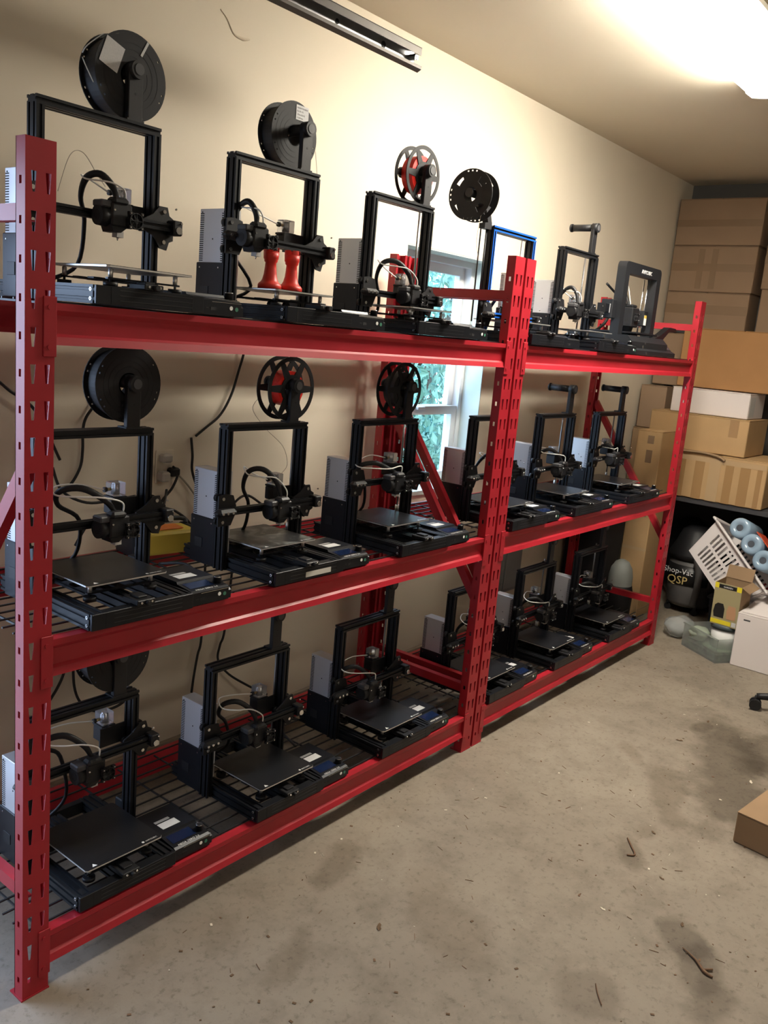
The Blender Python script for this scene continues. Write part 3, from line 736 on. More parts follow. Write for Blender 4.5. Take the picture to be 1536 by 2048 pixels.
# chunky printer at the right end of the top shelf
def big_printer():
    t = thing('desktop_printer', 'chunky black printer with a one-piece arch at the right end of the top shelf', '3d printer', (3.12, .04, T))
    PX = mat('satin_black_case', (.009, .010, .013), .5)
    base = MB()
    base.prism([(.0, .012), (.0, .06), (.03, .088), (.33, .088), (.38, .06), (.38, .012)], -.01, .44, PX, 'x')
    base.prism([(-.02, .0), (-.02, .02), (.0, .03), (.40, .03), (.40, .0)], -.02, .51, PX, 'x')
    put('base_case', base, t)
    arch = MB(); W = .44; H = .435; r = .025; tk_ = .048; y0, y1 = .085, .130
    outer = [(0, .06)] + [(r-r*math.cos(a), H-r+r*math.sin(a)) for a in [PI/2*i/5 for i in range(6)]] + [(W-r+r*math.sin(a), H-r+r*math.cos(a)) for a in [PI/2*i/5 for i in range(6)]] + [(W, .06)]
    inner = [(tk_, .06), (tk_, H-.055), (W-tk_, H-.055), (W-tk_, .06)]
    # three slabs forming the arch
    lo = [(0, .06)] + outer[1:7] + [(tk_, H), (tk_, .06)]
    ro = [(W-tk_, .06), (W-tk_, H)] + outer[7:13] + [(W, .06)]
    arch.prism(lo, y0, y1, PX, 'y').prism(ro, y0, y1, PX, 'y').prism([(tk_, H-.055), (tk_, H), (W-tk_, H), (W-tk_, H-.055)], y0, y1, PX, 'y')
    put('arch', arch, t)
    put('lettering', text_mesh('anyc', 'ANYCUBIC', .026, PRT, .0004, 0, 'CENTER'), t, (W/2+.03, y0-.0008, H-.040), (R(90), 0, 0))
    put('side_motor', MB().bbox(-.045, -.0, .11, .17, .16, .25, PX, .003), t)
    put('side_motor_body', MB().bbox(-.095, -.052, .12, .162, .185, .227, SHE, .002).box(-.052, -.045, .12, .162, .185, .227, SIL).box(-.10, -.095, .12, .162, .185, .227, PLA), t, label='stepper motor')
    rods = MB()
    for xx in (.08, W-.08): rods.cyl((xx, .14, .09), (xx, .14, H-.056), .004, STE, 10); rods.cyl((xx+.014, .125, .09), (xx+.014, .125, H-.056), .003, STE, 8)
    put('guide_rods', rods, t)
    put('cross_rods', MB().cyl((.05, .12, .205), (W-.05, .12, .205), .004, STE, 8).cyl((.05, .12, .160), (W-.05, .12, .160), .004, STE, 8), t)
    put('carriage_block', MB().bbox(W-.115, W-.065, .10, .155, .145, .222, PLA, .003), t)
    put('sticker', MB().box(W-.112, W-.082, .0992, .0998, .15, .20, WHT).box(W-.112, W-.082, .0990, .0993, .185, .20, YEL), t, label='white and yellow warning label')
    hd = put('print_head', MB().bbox(.12, .205, .075, .15, .13, .225, PLA, .005).prism([(.14, .13), (.185, .13), (.17, .105), (.155, .105)], .09, .14, PLA, 'y').bbox(.135, .19, .085, .14, .225, .24, PLA, .004), t)
    put('cooling_fan', fan_mesh(), hd, (.165, .074, .18), label='round fan')
    put('nozzle', MB().cyl((.163, .115, .105), (.163, .115, .094), .004, STE, 8), t)
    put('heated_bed', MB().bbox(.09, .36, .03, .33, .098, .104, SHE, .001).box(.092, .358, .032, .328, .104, .107, BED).box(.18, .26, .1, .25, .088, .098, SHE), t)
    put('cable_sleeve', MB().tube([(.17, .12, .235), (.19, .16, .30), (.21, .18, .345), (.20, .21, .33), (.21, .22, .25), (.18, .24, .15), (.10, .25, .10)], .008, PLA, 8, 6).tube([(.14, .12, .235), (.10, .16, .28), (.05, .2, .33)], .006, PLA, 8, 5), t)
    put('feed_tube', MB().tube([(.165, .11, .235), (.16, .12, .28), (.175, .14, .33), (.20, .17, .35), (.21, .2, .33)], .0022, WHT, 8, 6), t, label='white plastic feed tube')
    put('white_tube', MB().tube([(.40, .20, .18), (.43, .18, .165), (.455, .15, .13), (.45, .12, .10), (.42, .1, .092)], .003, WHT, 8, 6), t)
    put('filament_arm', MB().prism([(.40, .088), (.52, .088), (.60, .135), (.68, .132), (.70, .145), (.68, .154), (.60, .156), (.48, .108)], .06, .095, SHE, 'y'), t, label='folded spool arm leaning right')
    T_ = Matrix.Translation((.40, -.012, .028)) @ Matrix.Rotation(R(-42), 4, 'X')
    put('touch_panel', MB().prism([(.0, .0), (.0, .03), (.06, .088), (.38, .088), (.38, .0)], .44, .508, PX, 'x').box(.444, .504, .0, .001, .01, .029, SLOT), t)
    put('lcd_screen', MB().poly([(.448, .006, .0365), (.500, .006, .0365), (.500, .052, .0808), (.448, .052, .0808)], [(0, 1, 2, 3)], mat('grey_screen', (.05, .05, .055), .25)), t, label='slanted grey display')
    put('front_ports', MB().bbox(.12, .135, -.0012, .0, .03, .045, STE, .0005).bbox(.145, .158, -.0012, 0, .052, .06, STE, .0005).cyl((.13, -.021, .008), (.13, -.02, .008), .005, STE, 8), t, label='shiny connector sockets')
    for fx in (.0, .48): put('foot', MB().cyl((fx, .02, -.001), (fx, .02, .0), .012, PLA, 12), t)
big_printer()

# ------------------------------------------------------------------ spools
def spool(label, x, y, z, style, filmat, filr, D=.2, W=.055, rot=(0, 0, 0), group=None, extras=None):
    t = thing('filament_spool', label, 'spool', (x, y, z), rot, group=group)
    SP = mat('spool_black_plastic', (.014, .014, .016), .62, 0, .4)
    Ro = D/2; th = .003; ri = .027
    def flange(y0, key):
        b = MB()
        if style == 'spoked':
            b.sector(Ro-.013, Ro, 0, 2*PI, y0, y0+th, SP, 48); b.sector(ri, .044, 0, 2*PI, y0, y0+th, SP, 32)
            for k in range(6):
                T_ = Matrix.Rotation(k*PI/3, 4, 'Y')
                b.prism([(.040, -.013), (Ro-.010, -.0085), (Ro-.010, .0085), (.040, .013)], y0, y0+th, SP, 'y', T_)
        elif style == 'window':
            b.sector(ri, .052, 0, 2*PI, y0, y0+th, SP, 40)
            for k in range(4): b.sector(.052, .074, R(45+k*90+14), R(45+k*90+76), y0, y0+th, SP, 8)
            holes = [R(a) for a in (78, 90, 102, 168, 180, 192, 258, 270, 282)]
            b.sector(.074, .0825, 0, 2*PI, y0, y0+th, SP, 48); b.sector(.0880, Ro, 0, 2*PI, y0, y0+th, SP, 48)
            hs = sorted(a % (2*PI) for a in holes)
            for i, a in enumerate(hs):
                nx_ = hs[(i+1) % len(hs)]+(2*PI if i == len(hs)-1 else 0)
                b.sector(.0825, .0880, a+R(2.4), nx_-R(2.4), y0, y0+th, SP)
        else:
            b.sector(ri, Ro-.010, 0, 2*PI, y0, y0+th, SP, 48); b.sector(Ro-.006, Ro, 0, 2*PI, y0, y0+th, SP, 48)
            hs = [R(a) for a in (35, 150, 162, 205, 218, 335, 347)]
            for i, a in enumerate(hs):
                nx_ = hs[(i+1) % len(hs)]+(2*PI if i == len(hs)-1 else 0)
                b.sector(Ro-.010, Ro-.006, a+R(1.5), nx_-R(1.5), y0, y0+th, SP)
            for k in range(3): b.sector(.045+.015*k, .0462+.015*k, 0, 2*PI, y0-.0004, y0, SP, 40)
        return b
    key = 'fl_%s_%.3f' % (style, D)
    put('front_flange', cached(key, lambda: flange(0, key)), t, (0, 0, 0)); put('rear_flange', cached(key, None), t, (0, W-th, 0))
    put('hub', cached('hub%.3f' % W, lambda: MB().sector(ri, ri+.003, 0, 2*PI, 0, W, SP, 32)), t)
    fb = MB().sector(ri+.003, filr, 0, 2*PI, th, W-th, filmat, 56)
    put('filament', fb, t, label={'red_filament': 'wound red filament', 'black_filament': 'wound black filament', 'pale_filament': 'wound pale filament'}[filmat.name])
    if extras: extras(t)
    return t
ZS = .540
def t1x(t):
    a = MB(); T_ = Matrix.Rotation(R(-23), 4, 'Y')
    T_ = Matrix.Translation((-.055, 0, .035)) @ Matrix.Rotation(R(20), 4, 'Y')
    a.box(-.026, .026, -.0012, -.0006, -.031, .031, LBL, T_)
    put('paper_label', a, t, label='blank silver-grey label')
    a = MB(); T_ = Matrix.Translation((.035, 0, .070)) @ Matrix.Rotation(R(28), 4, 'Y'); a.box(-.003, .003, -.0012, -.0006, -.02, .02, LBL, T_)
    put('printed_bar', a, t, label='thin printed silver bar')
    put('rim_tie', MB().tube([(-.07, .012, .077), (-.1, .03, .046), (-.104, .045, .03)], .0014, WHT, 6, 5).tube([(-.104, .045, .02), (-.104, .03, -.0), (-.095, .012, -.035)], .0014, WHT, 6, 5), t, label='pale filament loop on the rim')
def t2x(t):
    a = MB().box(.0, .052, -.0012, -.0006, .045, .086, LBL)
    p = put('paper_label', a, t, label='silver-grey printed label')
    for k in range(4): put('lettering', text_mesh('lb%d' % k, ['PREMIUM FILAMENT', 'PLA 3D 1.75', '1.75mm BLACK', '+/- 0.03 mm'][k], .0062, mat('dark_print', (.08, .08, .08), .6), .0001, sx=.82), p, (.003, -.0013, .076-k*.009), (R(90), 0, 0))
spool('large solid black spool with a blank silver label, leftmost above the top shelf', .155+.252-.014, .222, T+ZS, 'solid', FBLK, .090, D=.2, W=.066, extras=t1x)
spool('solid black spool with a printed label, above the two red rook prints', .733+.252, .258, T+ZS, 'solid', FBLK, .082, D=.187, W=.058, extras=t2x)
spool('black spoked spool wound with bright red filament, on the top shelf', 1.322+.252+.015, .228, T+ZS, 'spoked', FRED, .062, D=.192, W=.052)
spool('solid black spool under the top beam at the left end of the middle shelf', .153+.252+.004, .221, Mz+ZS+.008, 'solid', FBLK, .088, D=.198, W=.056)
spool('black spoked spool with a little red filament, on the middle shelf', .753+.252, .222, Mz+ZS, 'spoked', FRED, .055, W=.052)
spool('black spoked spool of black filament in front of the window', 1.345+.252-.012, .222, Mz+ZS, 'spoked', FBLK, .064, W=.052)
spool('solid black spool half hidden behind the middle beam, above the bottom shelf', .150+.252, .222, Bz+ZS+.01, 'solid', FBLK, .090, D=.2, W=.062)
# tilted bracket and windowed spool of the blue printer
def tilt_x(t):
    pass
hb = MB()
hb.prism([(-.060, -.012), (-.01, -.012), (-.012, .012), (-.030, .055), (-.036, .110), (-.048, .122), (-.062, .112), (-.062, .06), (-.04, .012), (-.06, .008)], -.004, .022, PLA, 'y')
hb.cyl((-.165, .009, .100), (-.045, .009, .100), .014, PLA, 16).cyl((-.172, .009, .100), (-.165, .009, .100), .017, PLA, 16)
for o in list(bpy.data.objects):
    if o.name.startswith('desktop_printer') and 'blue frame' in o.get('label', ''):
        put('spool_bracket', hb, o, (-.010, .215, .432)); BP = o
spool('black windowed spool with rim holes, on the tilted arm above the blue-faced printer', 1.878, .222, 2.176, 'window', FCLR, .034, D=.185, W=.058, rot=(0, 0, R(-86)), extras=lambda t: put('inner_drum', MB().sector(.034, .040, R(-60), R(60), .003, .059, mat('spool_black_plastic', (.014, .014, .016), .62), 16), t))
# loose filament strands (belong to the spools; thin)
def strand(label, pts, m_, r=.0009): thing('filament_strand', label, 'filament', me=MB().tube(pts, r, m_, 6, 8))
strand('pale filament strand hanging from the windowed spool to the blue-faced printer', [(1.93, .20, 2.11), (1.95, .22, 2.02), (2.02, .25, 1.95), (2.045, .27, 1.86), (2.06, .28, 1.80)], FCLR)
strand('pale filament strand looping down from the spoked spool on the middle shelf', [(.93, .28, 1.42), (.90, .28, 1.38), (.95, .27, 1.32), (1.03, .27, 1.26), (1.055, .27, 1.20), (1.03, .27, 1.17)], FCLR)
strand('pale filament strand arching over the print head at the left end of the top shelf', [(.22, .25, 1.90), (.25, .25, 1.985), (.29, .26, 2.0), (.32, .25, 1.96), (.34, .24, 1.93)], FCLR)
strand('pale filament strand beside the labelled spool above the rook prints', [(1.10, .28, 2.17), (1.115, .28, 2.10), (1.12, .27, 2.0), (1.08, .27, 1.95)], FCLR)

# ------------------------------------------------------------------ red rook prints
def rook(x, y, z, label):
    t = thing('rook_print', label, 'figurine', (x, y, z), group='red rook prints on the printer bed')
    pr = [(0, 0), (.034, 0), (.034, .012), (.031, .017), (.026, .021), (.022, .028), (.0185, .042), (.0165, .060), (.0155, .074), (.019, .078), (.019, .082), (.0215, .086), (.0225, .104), (.016, .104), (.016, .098), (0, .098)]
    b = MB().lathe(pr, RPLA, 32); put('body', b, t)
    c = MB()
    for k in range(5):
        a0 = k*2*PI/5+.25; c.lathe([(.0165, .103), (.0225, .103), (.0225, .116), (.0165, .116), (.0165, .103)], RPLA, 8, a0=a0, a1=a0+R(50), smooth=False)
    put('battlements', c, t)
rook(.840, .175, T+.086, 'left one of the two red rook chess prints')
rook(.914, .165, T+.086, 'right one of the two red rook chess prints')

# ------------------------------------------------------------------ wall cables, outlet, meter
CBL = mat('black_cable', (.014, .014, .015), .5)
cables = [
 ('black cable hanging down the wall left of the window between shelves', [(1.25, .69, 1.64), (1.224, .69, 1.532), (1.204, .69, 1.469), (1.173, .69, 1.378), (1.126, .69, 1.307), (1.064, .69, 1.264), (1.02, .69, 1.235)]),
 ('black cable coming down behind the solid black spool on the middle shelf', [(.66, .69, 1.42), (.618, .69, 1.35), (.587, .69, 1.308), (.577, .69, 1.269), (.577, .69, 1.207), (.569, .69, 1.152), (.535, .69, 1.099), (.485, .69, 1.072)]),
 ('black cable hanging straight beside the silver case of the second middle printer', [(1.0, .69, 1.23), (1.009, .69, 1.168), (1.01, .69, 1.115), (1.031, .69, 1.059), (1.052, .69, 1.003), (1.043, .69, .949)]),
 ('black cable dropping from the wall outlet behind the first middle printer', [(.915, .675, 1.135), (.941, .68, 1.111), (.928, .69, 1.059), (.888, .69, 1.018), (.863, .69, .968), (.84, .66, .915)]),
 ('grey cable slanting right from the wall outlet', [(.93, .69, 1.12), (.993, .69, 1.063), (1.052, .69, .994), (1.101, .69, .943)]),
 ('black cable curving right behind the yellow case', [(.86, .68, .975), (.91, .69, .981), (.943, .69, .974), (.999, .69, .935), (1.035, .69, .885)]),
 ('left black cable below the middle shelf on the wall', [(1.09, .69, .80), (1.088, .69, .485), (1.073, .69, .409), (1.06, .69, .333), (1.052, .69, .265)]),
 ('right black cable below the middle shelf bending towards the printer', [(1.23, .69, .80), (1.202, .69, .489), (1.181, .69, .423), (1.175, .69, .364), (1.214, .67, .303), (1.297, .64, .24), (1.36, .6, .20)]),
 ('short black cable at the left on the wall above the bottom shelf', [(.56, .69, .60), (.523, .69, .483), (.501, .69, .437), (.47, .69, .395)]),
 ('looped black cable on the wall behind the bottom left spool', [(.56, .69, .62), (.556, .69, .50), (.564, .69, .411), (.593, .69, .35), (.641, .69, .314), (.699, .69, .304), (.749, .69, .313), (.79, .69, .35)]),
 ('black cable crossing the wall behind the near red post', [(.20, .69, 1.50), (.311, .69, 1.413), (.341, .69, 1.389), (.42, .69, 1.33), (.50, .69, 1.18)]),
 ('black loop of cable left of the first middle printer head', [(.47, .68, 1.16), (.49, .66, 1.09), (.55, .62, 1.055), (.64, .60, 1.06), (.70, .58, 1.07)]),
 ('tangled black cable on the middle shelf behind the first bed', [(.50, .60, .93), (.56, .62, .99), (.63, .63, 1.0), (.70, .60, .94), (.78, .58, .96), (.84, .62, 1.02), (.88, .66, 1.06)]),
 ('tangled black cable on the middle shelf behind the second bed', [(1.06, .55, .93), (1.10, .58, .99), (1.17, .58, 1.03), (1.24, .56, .99), (1.30, .55, .96), (1.38, .57, .95), (1.45, .55, .93)]),
 ('black cable trailing from the second middle printer knob side', [(.585, .30, .93), (.60, .20, .95), (.585, .11, .93), (.575, .06, .913)]),
 ('black cable lying on the bottom shelf right of the second printer', [(1.17, .25, .175), (1.20, .36, .19), (1.28, .42, .18), (1.33, .40, .175)]),
 ('black mains lead leaving the silver case on the top shelf to the left', [(.53, .30, 1.68), (.60, .27, 1.70), (.68, .29, 1.695), (.73, .30, 1.69)]),
]
for lb_, pts in cables:
    g = lb_.startswith('grey')
    c = thing('cable', lb_, 'cable', me=MB().tube(pts, .0035 if g else .0046, mat('grey_cable', (.30, .26, .2), .5) if g else CBL, 8, 6))
ol = thing('wall_outlet', 'pale wall outlet with plugs, half hidden by the printer frame', 'outlet', (.90, .70, 1.13))
put('cover_plate', MB().bbox(-.036, .036, -.0, .007, -.055, .060, CREAM, .002), ol)
put('plug', MB().bbox(-.03, .01, -.035, 0, .02, .05, mat('grey_plug', (.45, .42, .38), .5), .006), ol); put('plug', MB().bbox(0.005, .045, -.032, 0, -.03, .0, PLA, .006), ol)
put('plug', MB().bbox(-.035, -.002, -.04, 0, -.045, -.01, mat('grey_plug', (.45, .42, .38), .5), .006), ol)
mp_ = thing('electrical_box', 'grey metal box low on the wall in the right rack', 'electrical box', (3.33, .697, .43))
put('box_body', MB().bbox(-.10, .10, -.035, .01, -.17, .17, mat('grey_enamel', (.22, .22, .22), .5, .2), .004), mp_)
put('box_door', MB().bbox(-.085, .085, -.041, -.0355, -.15, .15, mat('grey_enamel_door', (.26, .26, .26), .45, .2), .003), mp_)
# wall marks: filler drip
thing('wall_scuff', 'thin dried drip of filler on the wall under the door track', 'wall mark', me=MB().tube([(1.06, .7068, 2.62), (1.09, .7068, 2.60), (1.12, .7068, 2.565), (1.16, .7068, 2.56), (1.19, .7068, 2.567)], [.0015, .002, .003, .006, .002], mat('filler_beige', (.62, .54, .42), .8), 6, 6))

# yellow case on the middle shelf
yc = thing('tool_case', 'yellow and black handled case at the back of the middle shelf', 'case', (.735, .50, DK[Z2]-.004), (0, 0, R(-8)))
put('case_body', MB().bbox(-.115, .115, -.055, .055, .0, .072, YEL, .008), yc, label='yellow body')
for a_, c_ in ((-.12, -.108), (.100, .12)): put('case_corner', MB().bbox(a_, c_, -.058, .058, .0, .075, PLA, .004), yc, label='black corner')
put('case_handle', MB().tube([(-.09, .03, .072), (-.085, .05, .088), (.10, .05, .088), (.11, .03, .072)], .008, PLA, 8, 4), yc, label='black handle')
put('case_insert', MB().bbox(-.02, .07, -.03, .03, .072, .078, mat('orange_plastic', (.7, .2, .04), .5), .004), yc, label='orange patch')

# ------------------------------------------------------------------ cartons at the far end
def carton(name, label, x0, x1, y0, y1, z0, z1, m_, tapes=(), rot=0, group=None, gap=.004):
    c = Vector(((x0+x1)/2, (y0+y1)/2, z0)); t = thing(name, label, 'box', c, (0, 0, rot), group=group)
    hx_, hy_, H = (x1-x0)/2, (y1-y0)/2, z1-z0
    b = MB().bbox(-hx_, hx_, -hy_, hy_, 0, H-.004, m_, .004)
    put('carton_body', b, t)
    f = MB(); 
    f.box(-hx_, hx_, -hy_, -gap, H-.0035, H, m_); put('flap', f, t); put('flap', MB().box(-hx_, hx_, gap, hy_, H-.0035, H, m_), t)
    for k, (face, a0, a1, b0, b1, mt) in enumerate(tapes):
        q = MB(); e = .0002+.0003*k
        if face == 'x': q.box(-hx_-.0005-e, -hx_-.0001, a0-c.y, a1-c.y, b0-z0, b1-z0, mt)
        elif face == 'y': q.box(a0-c.x, a1-c.x, -hy_-.0005-e, -hy_-.0001, b0-z0, b1-z0, mt)
        else: q.box(a0-c.x, a1-c.x, b0-c.y, b1-c.y, H, H+.001, mt)
        put('tape', q, t)
    return t
G = 'large dark cartons stacked by the far wall'
zz = [1.86, 2.106, 2.41, 2.71]
carton('cardboard_box', 'bottom one of the three wide dark cartons stacked against the wall corner', 5.1, 5.32, .135, .69, zz[0], zz[1]-.003, CARDD, [('x', .135, .69, zz[0]+.10, zz[0]+.16, TAPED)])
carton('cardboard_box', 'middle one of the three wide dark cartons, crossed by tape strips', 5.1, 5.32, .130, .69, zz[1], zz[2]-.003, CARDD, [('x', .130, .69, zz[1]+.135, zz[1]+.185, TAPED), ('x', .47, .51, zz[1]+.02, zz[1]+.28, TAPED), ('x', .38, .42, zz[1]+.02, zz[1]+.28, TAPED)])
carton('cardboard_box', 'top one of the three wide dark cartons, just below the ceiling', 5.1, 5.32, .125, .69, zz[2], zz[3], CARDD, [('x', .125, .69, zz[2]+.12, zz[2]+.165, TAPED)])
carton('cardboard_box', 'upper dark carton at the right edge of the photo, beside the stack of three', 5.13, 5.33, -.45, .085, 2.14, 2.50, CARDD, [('x', -.45, .085, 2.3, 2.35, TAPED)])
carton('cardboard_box', 'lower dark carton at the right edge of the photo, beside the stack of three', 5.13, 5.33, -.45, .075, 1.86, 2.137, CARDD)
carton('cardboard_box', 'big orange-brown carton above the white box, its right side out of the photo', 4.80, 5.04, -.35, .42, 1.48, 1.855, CARDO)
carton('cardboard_box', 'shallow white carton lying under the orange-brown one', 4.68, 5.0, -.098, .392, 1.317, 1.474, CWHT, [('y', 4.70, 4.80, 1.33, 1.45, LBL)])
carton('cardboard_box', 'tan carton under the white box', 4.62, 5.02, -.135, .49, 1.085, 1.314, CARDL, [('x', -.075, -.02, 1.2, 1.31, TAPE)])
tp = [('x', y, y+w_, .79, 1.06, m_) for y, w_, m_ in ((-.27, .03, TAPE), (-.20, .06, TAPE), (-.10, .05, TAPE), (-.02, .07, CLTAPE), (.08, .06, TAPE), (.20, .05, TAPE))] + [('x', -.29, .30, 1.03, 1.06, CLTAPE)]
carton('cardboard_box', 'battered tan carton covered in tape strips, below the tan one', 4.58, 5.05, -.295, .30, .79, 1.081, CARDL, tp, gap=.012)
put_ = thing('cardboard_tube_roll', 'curled brown cardboard edge lying on the tape-covered carton', 'cardboard', me=MB().tube([(4.565, .24, 1.082), (4.565, .10, 1.087), (4.565, .0, 1.075), (4.568, -.04, 1.055)], .008, CARD, 8, 6))
carton('cardboard_box', 'small grey-brown carton behind the tan one near the wall', 4.86, 5.05, .50, .68, 1.17, 1.46, CARDD)
carton('cardboard_box', 'dark narrow carton standing between wall and white box', 4.98, 5.06, .43, .66, 1.47, 1.82, CARDD)
carton('cardboard_box', 'carton beneath the small grey-brown one against the wall', 4.84, 5.08, .50, .69, .80, 1.167, CARD)
tc_ = carton('cardboard_box', 'tall narrow brown carton standing upright beside the right rack', 4.30, 4.52, .27, .43, 0, 1.20, CARDL, [('x', .27, .43, .44, .46, CLTAPE), ('y', 4.30, 4.52, .05, .06, CLTAPE), ('x', .30, .345, .66, .70, TAPED), ('x', .32, .36, 1.0, 1.08, TAPED), ('x', .32, .36, 1.12, 1.17, TAPED)])
tc_.rotation_euler = (0, 0, 0)
# dark bench holding the stack
wbn = thing('workbench', 'dark workbench carrying the stacked cartons', 'bench', (4.95, .15, 0))
put('bench_top', MB().box(-.36, .38, -.75, .53, .755, .785, DARK), wbn)
for a, c in ((-.30, .48), (.35, .48), (.35, -.70)): put('leg', MB().box(a-.02, a+.02, c-.02, c+.02, 0, .755, DARK), wbn)
put('back_panel', MB().box(.355, .37, -.72, .50, .05, .75, DARK), wbn)
put('upper_shelf', MB().box(.10, .38, -.70, .53, 1.826, 1.856, DARK), wbn)
for c in (.50, -.68): put('shelf_post', MB().box(.345, .38, c-.02, c+.02, .785, 1.826, DARK), wbn)

# shop vacuum
sv = thing('shop_vacuum', 'black and grey shop vacuum with white lettering under the bench edge', 'vacuum', (4.80, .12, 0))
GRY = mat('grey_plastic', (.085, .08, .08), .45)
put('tank', MB().lathe([(0, .05), (.13, .05), (.145, .08), (.155, .36), (0, .36)], GRY, 28), sv)
put('label_band', MB().lathe([(.1535, .20), (.1560, .20), (.1585, .33), (.1550, .33), (.1535, .20)], mat('black_label', (.008, .008, .009), .4), 28, a0=R(120), a1=R(240)), sv, label='black label band')
put('motor_head', MB().lathe([(0, .365), (.165, .365), (.165, .40), (.13, .47), (.10, .55), (.06, .58), (0, .585)], PLA, 28), sv)
put('hose', MB().tube([(-.08, -.08, .50), (-.16, -.10, .47), (-.19, -.08, .40), (-.17, -.1, .28), (-.17, -.09, .08)], .022, GRY, 12, 6), sv)
for k in range(4):
    a = k*PI/2+.7; put('caster', MB().cyl((.13*math.cos(a)-.01, .13*math.sin(a), .022), (.13*math.cos(a)+.012, .13*math.sin(a), .022), .022, PLA, 12).box(.13*math.cos(a)-.01, .13*math.cos(a)+.01, .13*math.sin(a)-.01, .13*math.sin(a)+.01, .035, .06, PLA), sv)
put('lettering', text_mesh('sv1', 'Shop-Vac', .052, PRT, .0005, align='CENTER'), sv, (-.158, .040, .272), (R(90), 0, R(-90)), label='white lettering')
put('lettering', text_mesh('sv2', 'QSP', .075, mat('gold_print', (.55, .42, .18), .5), .0005, align='CENTER'), sv, (-.158, .040, .205), (R(90), 0, R(-90)), label='gold lettering')
# dark bags behind it
def lump(name, label, cat, c, s, m_, seed, n=3):
    import bmesh
    from mathutils import noise as nz
    bm = bmesh.new(); bmesh.ops.create_icosphere(bm, subdivisions=n, radius=1)
    for v in bm.verts:
        d = v.co.copy(); k = 1+.22*nz.noise(d*1.8+Vector((seed, 0, 0)))+.07*nz.noise(d*5+Vector((0, seed, 0)))
        v.co = Vector((d.x*s[0]*k, d.y*s[1]*k, max(d.z*s[2]*k, -s[2]*.88)+s[2]*.88))
    me = bpy.data.meshes.new(name); bm.to_mesh(me); bm.free(); me.materials.append(m_)
    for p in me.polygons: p.use_smooth = True
    return thing(name, label, cat, c, me=me)
BAG = mat('black_bag_plastic', (.010, .011, .014), .3, bump=.6, nscale=14)
lump('rubbish_bag', 'black plastic bag slumped under the bench behind the vacuum', 'bag', (5.12, .28, 0), (.14, .17, .30), BAG, 3)
lump('rubbish_bag', 'black bag under the bench behind the laundry basket', 'bag', (5.12, -.12, 0), (.14, .15, .30), BAG, 11)
tt = thing('storage_tote', 'dark blue storage tote on the floor behind the yellow-topped box', 'tote', (4.66, -.24, 0))
put('tote_body', MB().prism([(-.12, 0), (.12, 0), (.14, .19), (-.14, .19)], -.14, .14, mat('navy_plastic', (.010, .014, .030), .5), 'x'), tt); put('tote_lid', MB().bbox(-.15, .15, -.155, .155, .192, .21, mat('navy_plastic_lid', (.012, .016, .032), .45), .006), tt)

# laundry basket, tilted
LW = mat('white_basket_plastic', (.66, .62, .62), .45)
bk = thing('laundry_basket', 'white slotted laundry basket tipped on its side', 'basket', (4.36, -.17, .345), (R(42), R(16), R(-4)))
def basket():
    b = MB(); L, Wd, H = .19, .25, .24       # half x, half y, height; local z up is the opening
    lo = .82
    def P(u, sgn, z, face):  # u -1..1 along face
        k = lo+(1-lo)*z/H
        return {'-x': (-L*k, u*Wd*k, z), '+x': (L*k, u*Wd*k, z), '-y': (u*L*k, -Wd*k, z), '+y': (u*L*k, Wd*k, z)}[face]
    for face in ('-x', '+x', '-y', '+y'):
        N = 15; us = [-1+2*i/(2*N) for i in range(2*N+1)]
        th = Vector({'-x': (.003, 0, 0), '+x': (-.003, 0, 0), '-y': (0, .003, 0), '+y': (0, -.003, 0)}[face])
        def quad(u0, u1, z0, z1):
            vs = [Vector(P(u0, 0, z0, face)), Vector(P(u1, 0, z0, face)), Vector(P(u1, 0, z1, face)), Vector(P(u0, 0, z1, face))]
            vs += [v+th for v in vs]
            b.poly(vs, [(0, 1, 2, 3), (7, 6, 5, 4), (0, 4, 5, 1), (1, 5, 6, 2), (2, 6, 7, 3), (3, 7, 4, 0)], LW)
        quad(-1, 1, 0, .030); quad(-1, 1, .112, .130); quad(-1, 1, .205, H)
        quad(-1, -.78, .030, .112); quad(.78, 1, .030, .112); quad(-1, -.78, .130, .205); quad(.78, 1, .130, .205)
        n = 13
        for i in range(n):
            u0 = -.78+1.56*(i+.5)/n; quad(u0, u0+1.56/n*.5, .030, .112); quad(u0, u0+1.56/n*.5, .130, .205)
    b.box(-L*lo, L*lo, -Wd*lo, Wd*lo, 0, .003, LW)
    return b
put('basket_wall', basket(), bk)
rim = MB()
for (a0, a1, c0, c1) in ((-.215, .215, -.275, -.245), (-.215, .215, .245, .275), (-.215, -.187, -.245, .245), (.187, .215, -.245, .245)): rim.bbox(a0, a1, c0, c1, .236, .250, LW, .004)
put('rim', rim, bk)
# paper towel pack lying across the basket
tw = thing('paper_towel_pack', 'blue-wrapped pack of paper towel rolls lying on the tipped basket', 'paper towels', tuple(Matrix.Translation((4.36, -.17, .345)) @ Euler((R(42), R(16), R(-4))).to_matrix().to_4x4() @ Vector((0, .04, .315))), (R(42), R(16), R(-4)))
TWM = mat('blue_film_wrap', (.27, .38, .50), .18, 0, .6, bump=.5, nscale=30)
for k in range(3):
    r = put('towel_roll', cached('towel_roll', lambda: MB().lathe([(.020, -.13), (.055, -.13), (.062, -.12), (.062, .12), (.055, .13), (.020, .13), (.020, -.13)], TWM, 24, T=Matrix.Rotation(PI/2, 4, 'Y'))), tw, (0, .115-.118*k, 0))
    put('roll_core', cached('roll_core', lambda: MB().cyl((-.1305, 0, 0), (-.129, 0, 0), .020, mat('core_dark', (.05, .06, .08), .6), 16)), r)
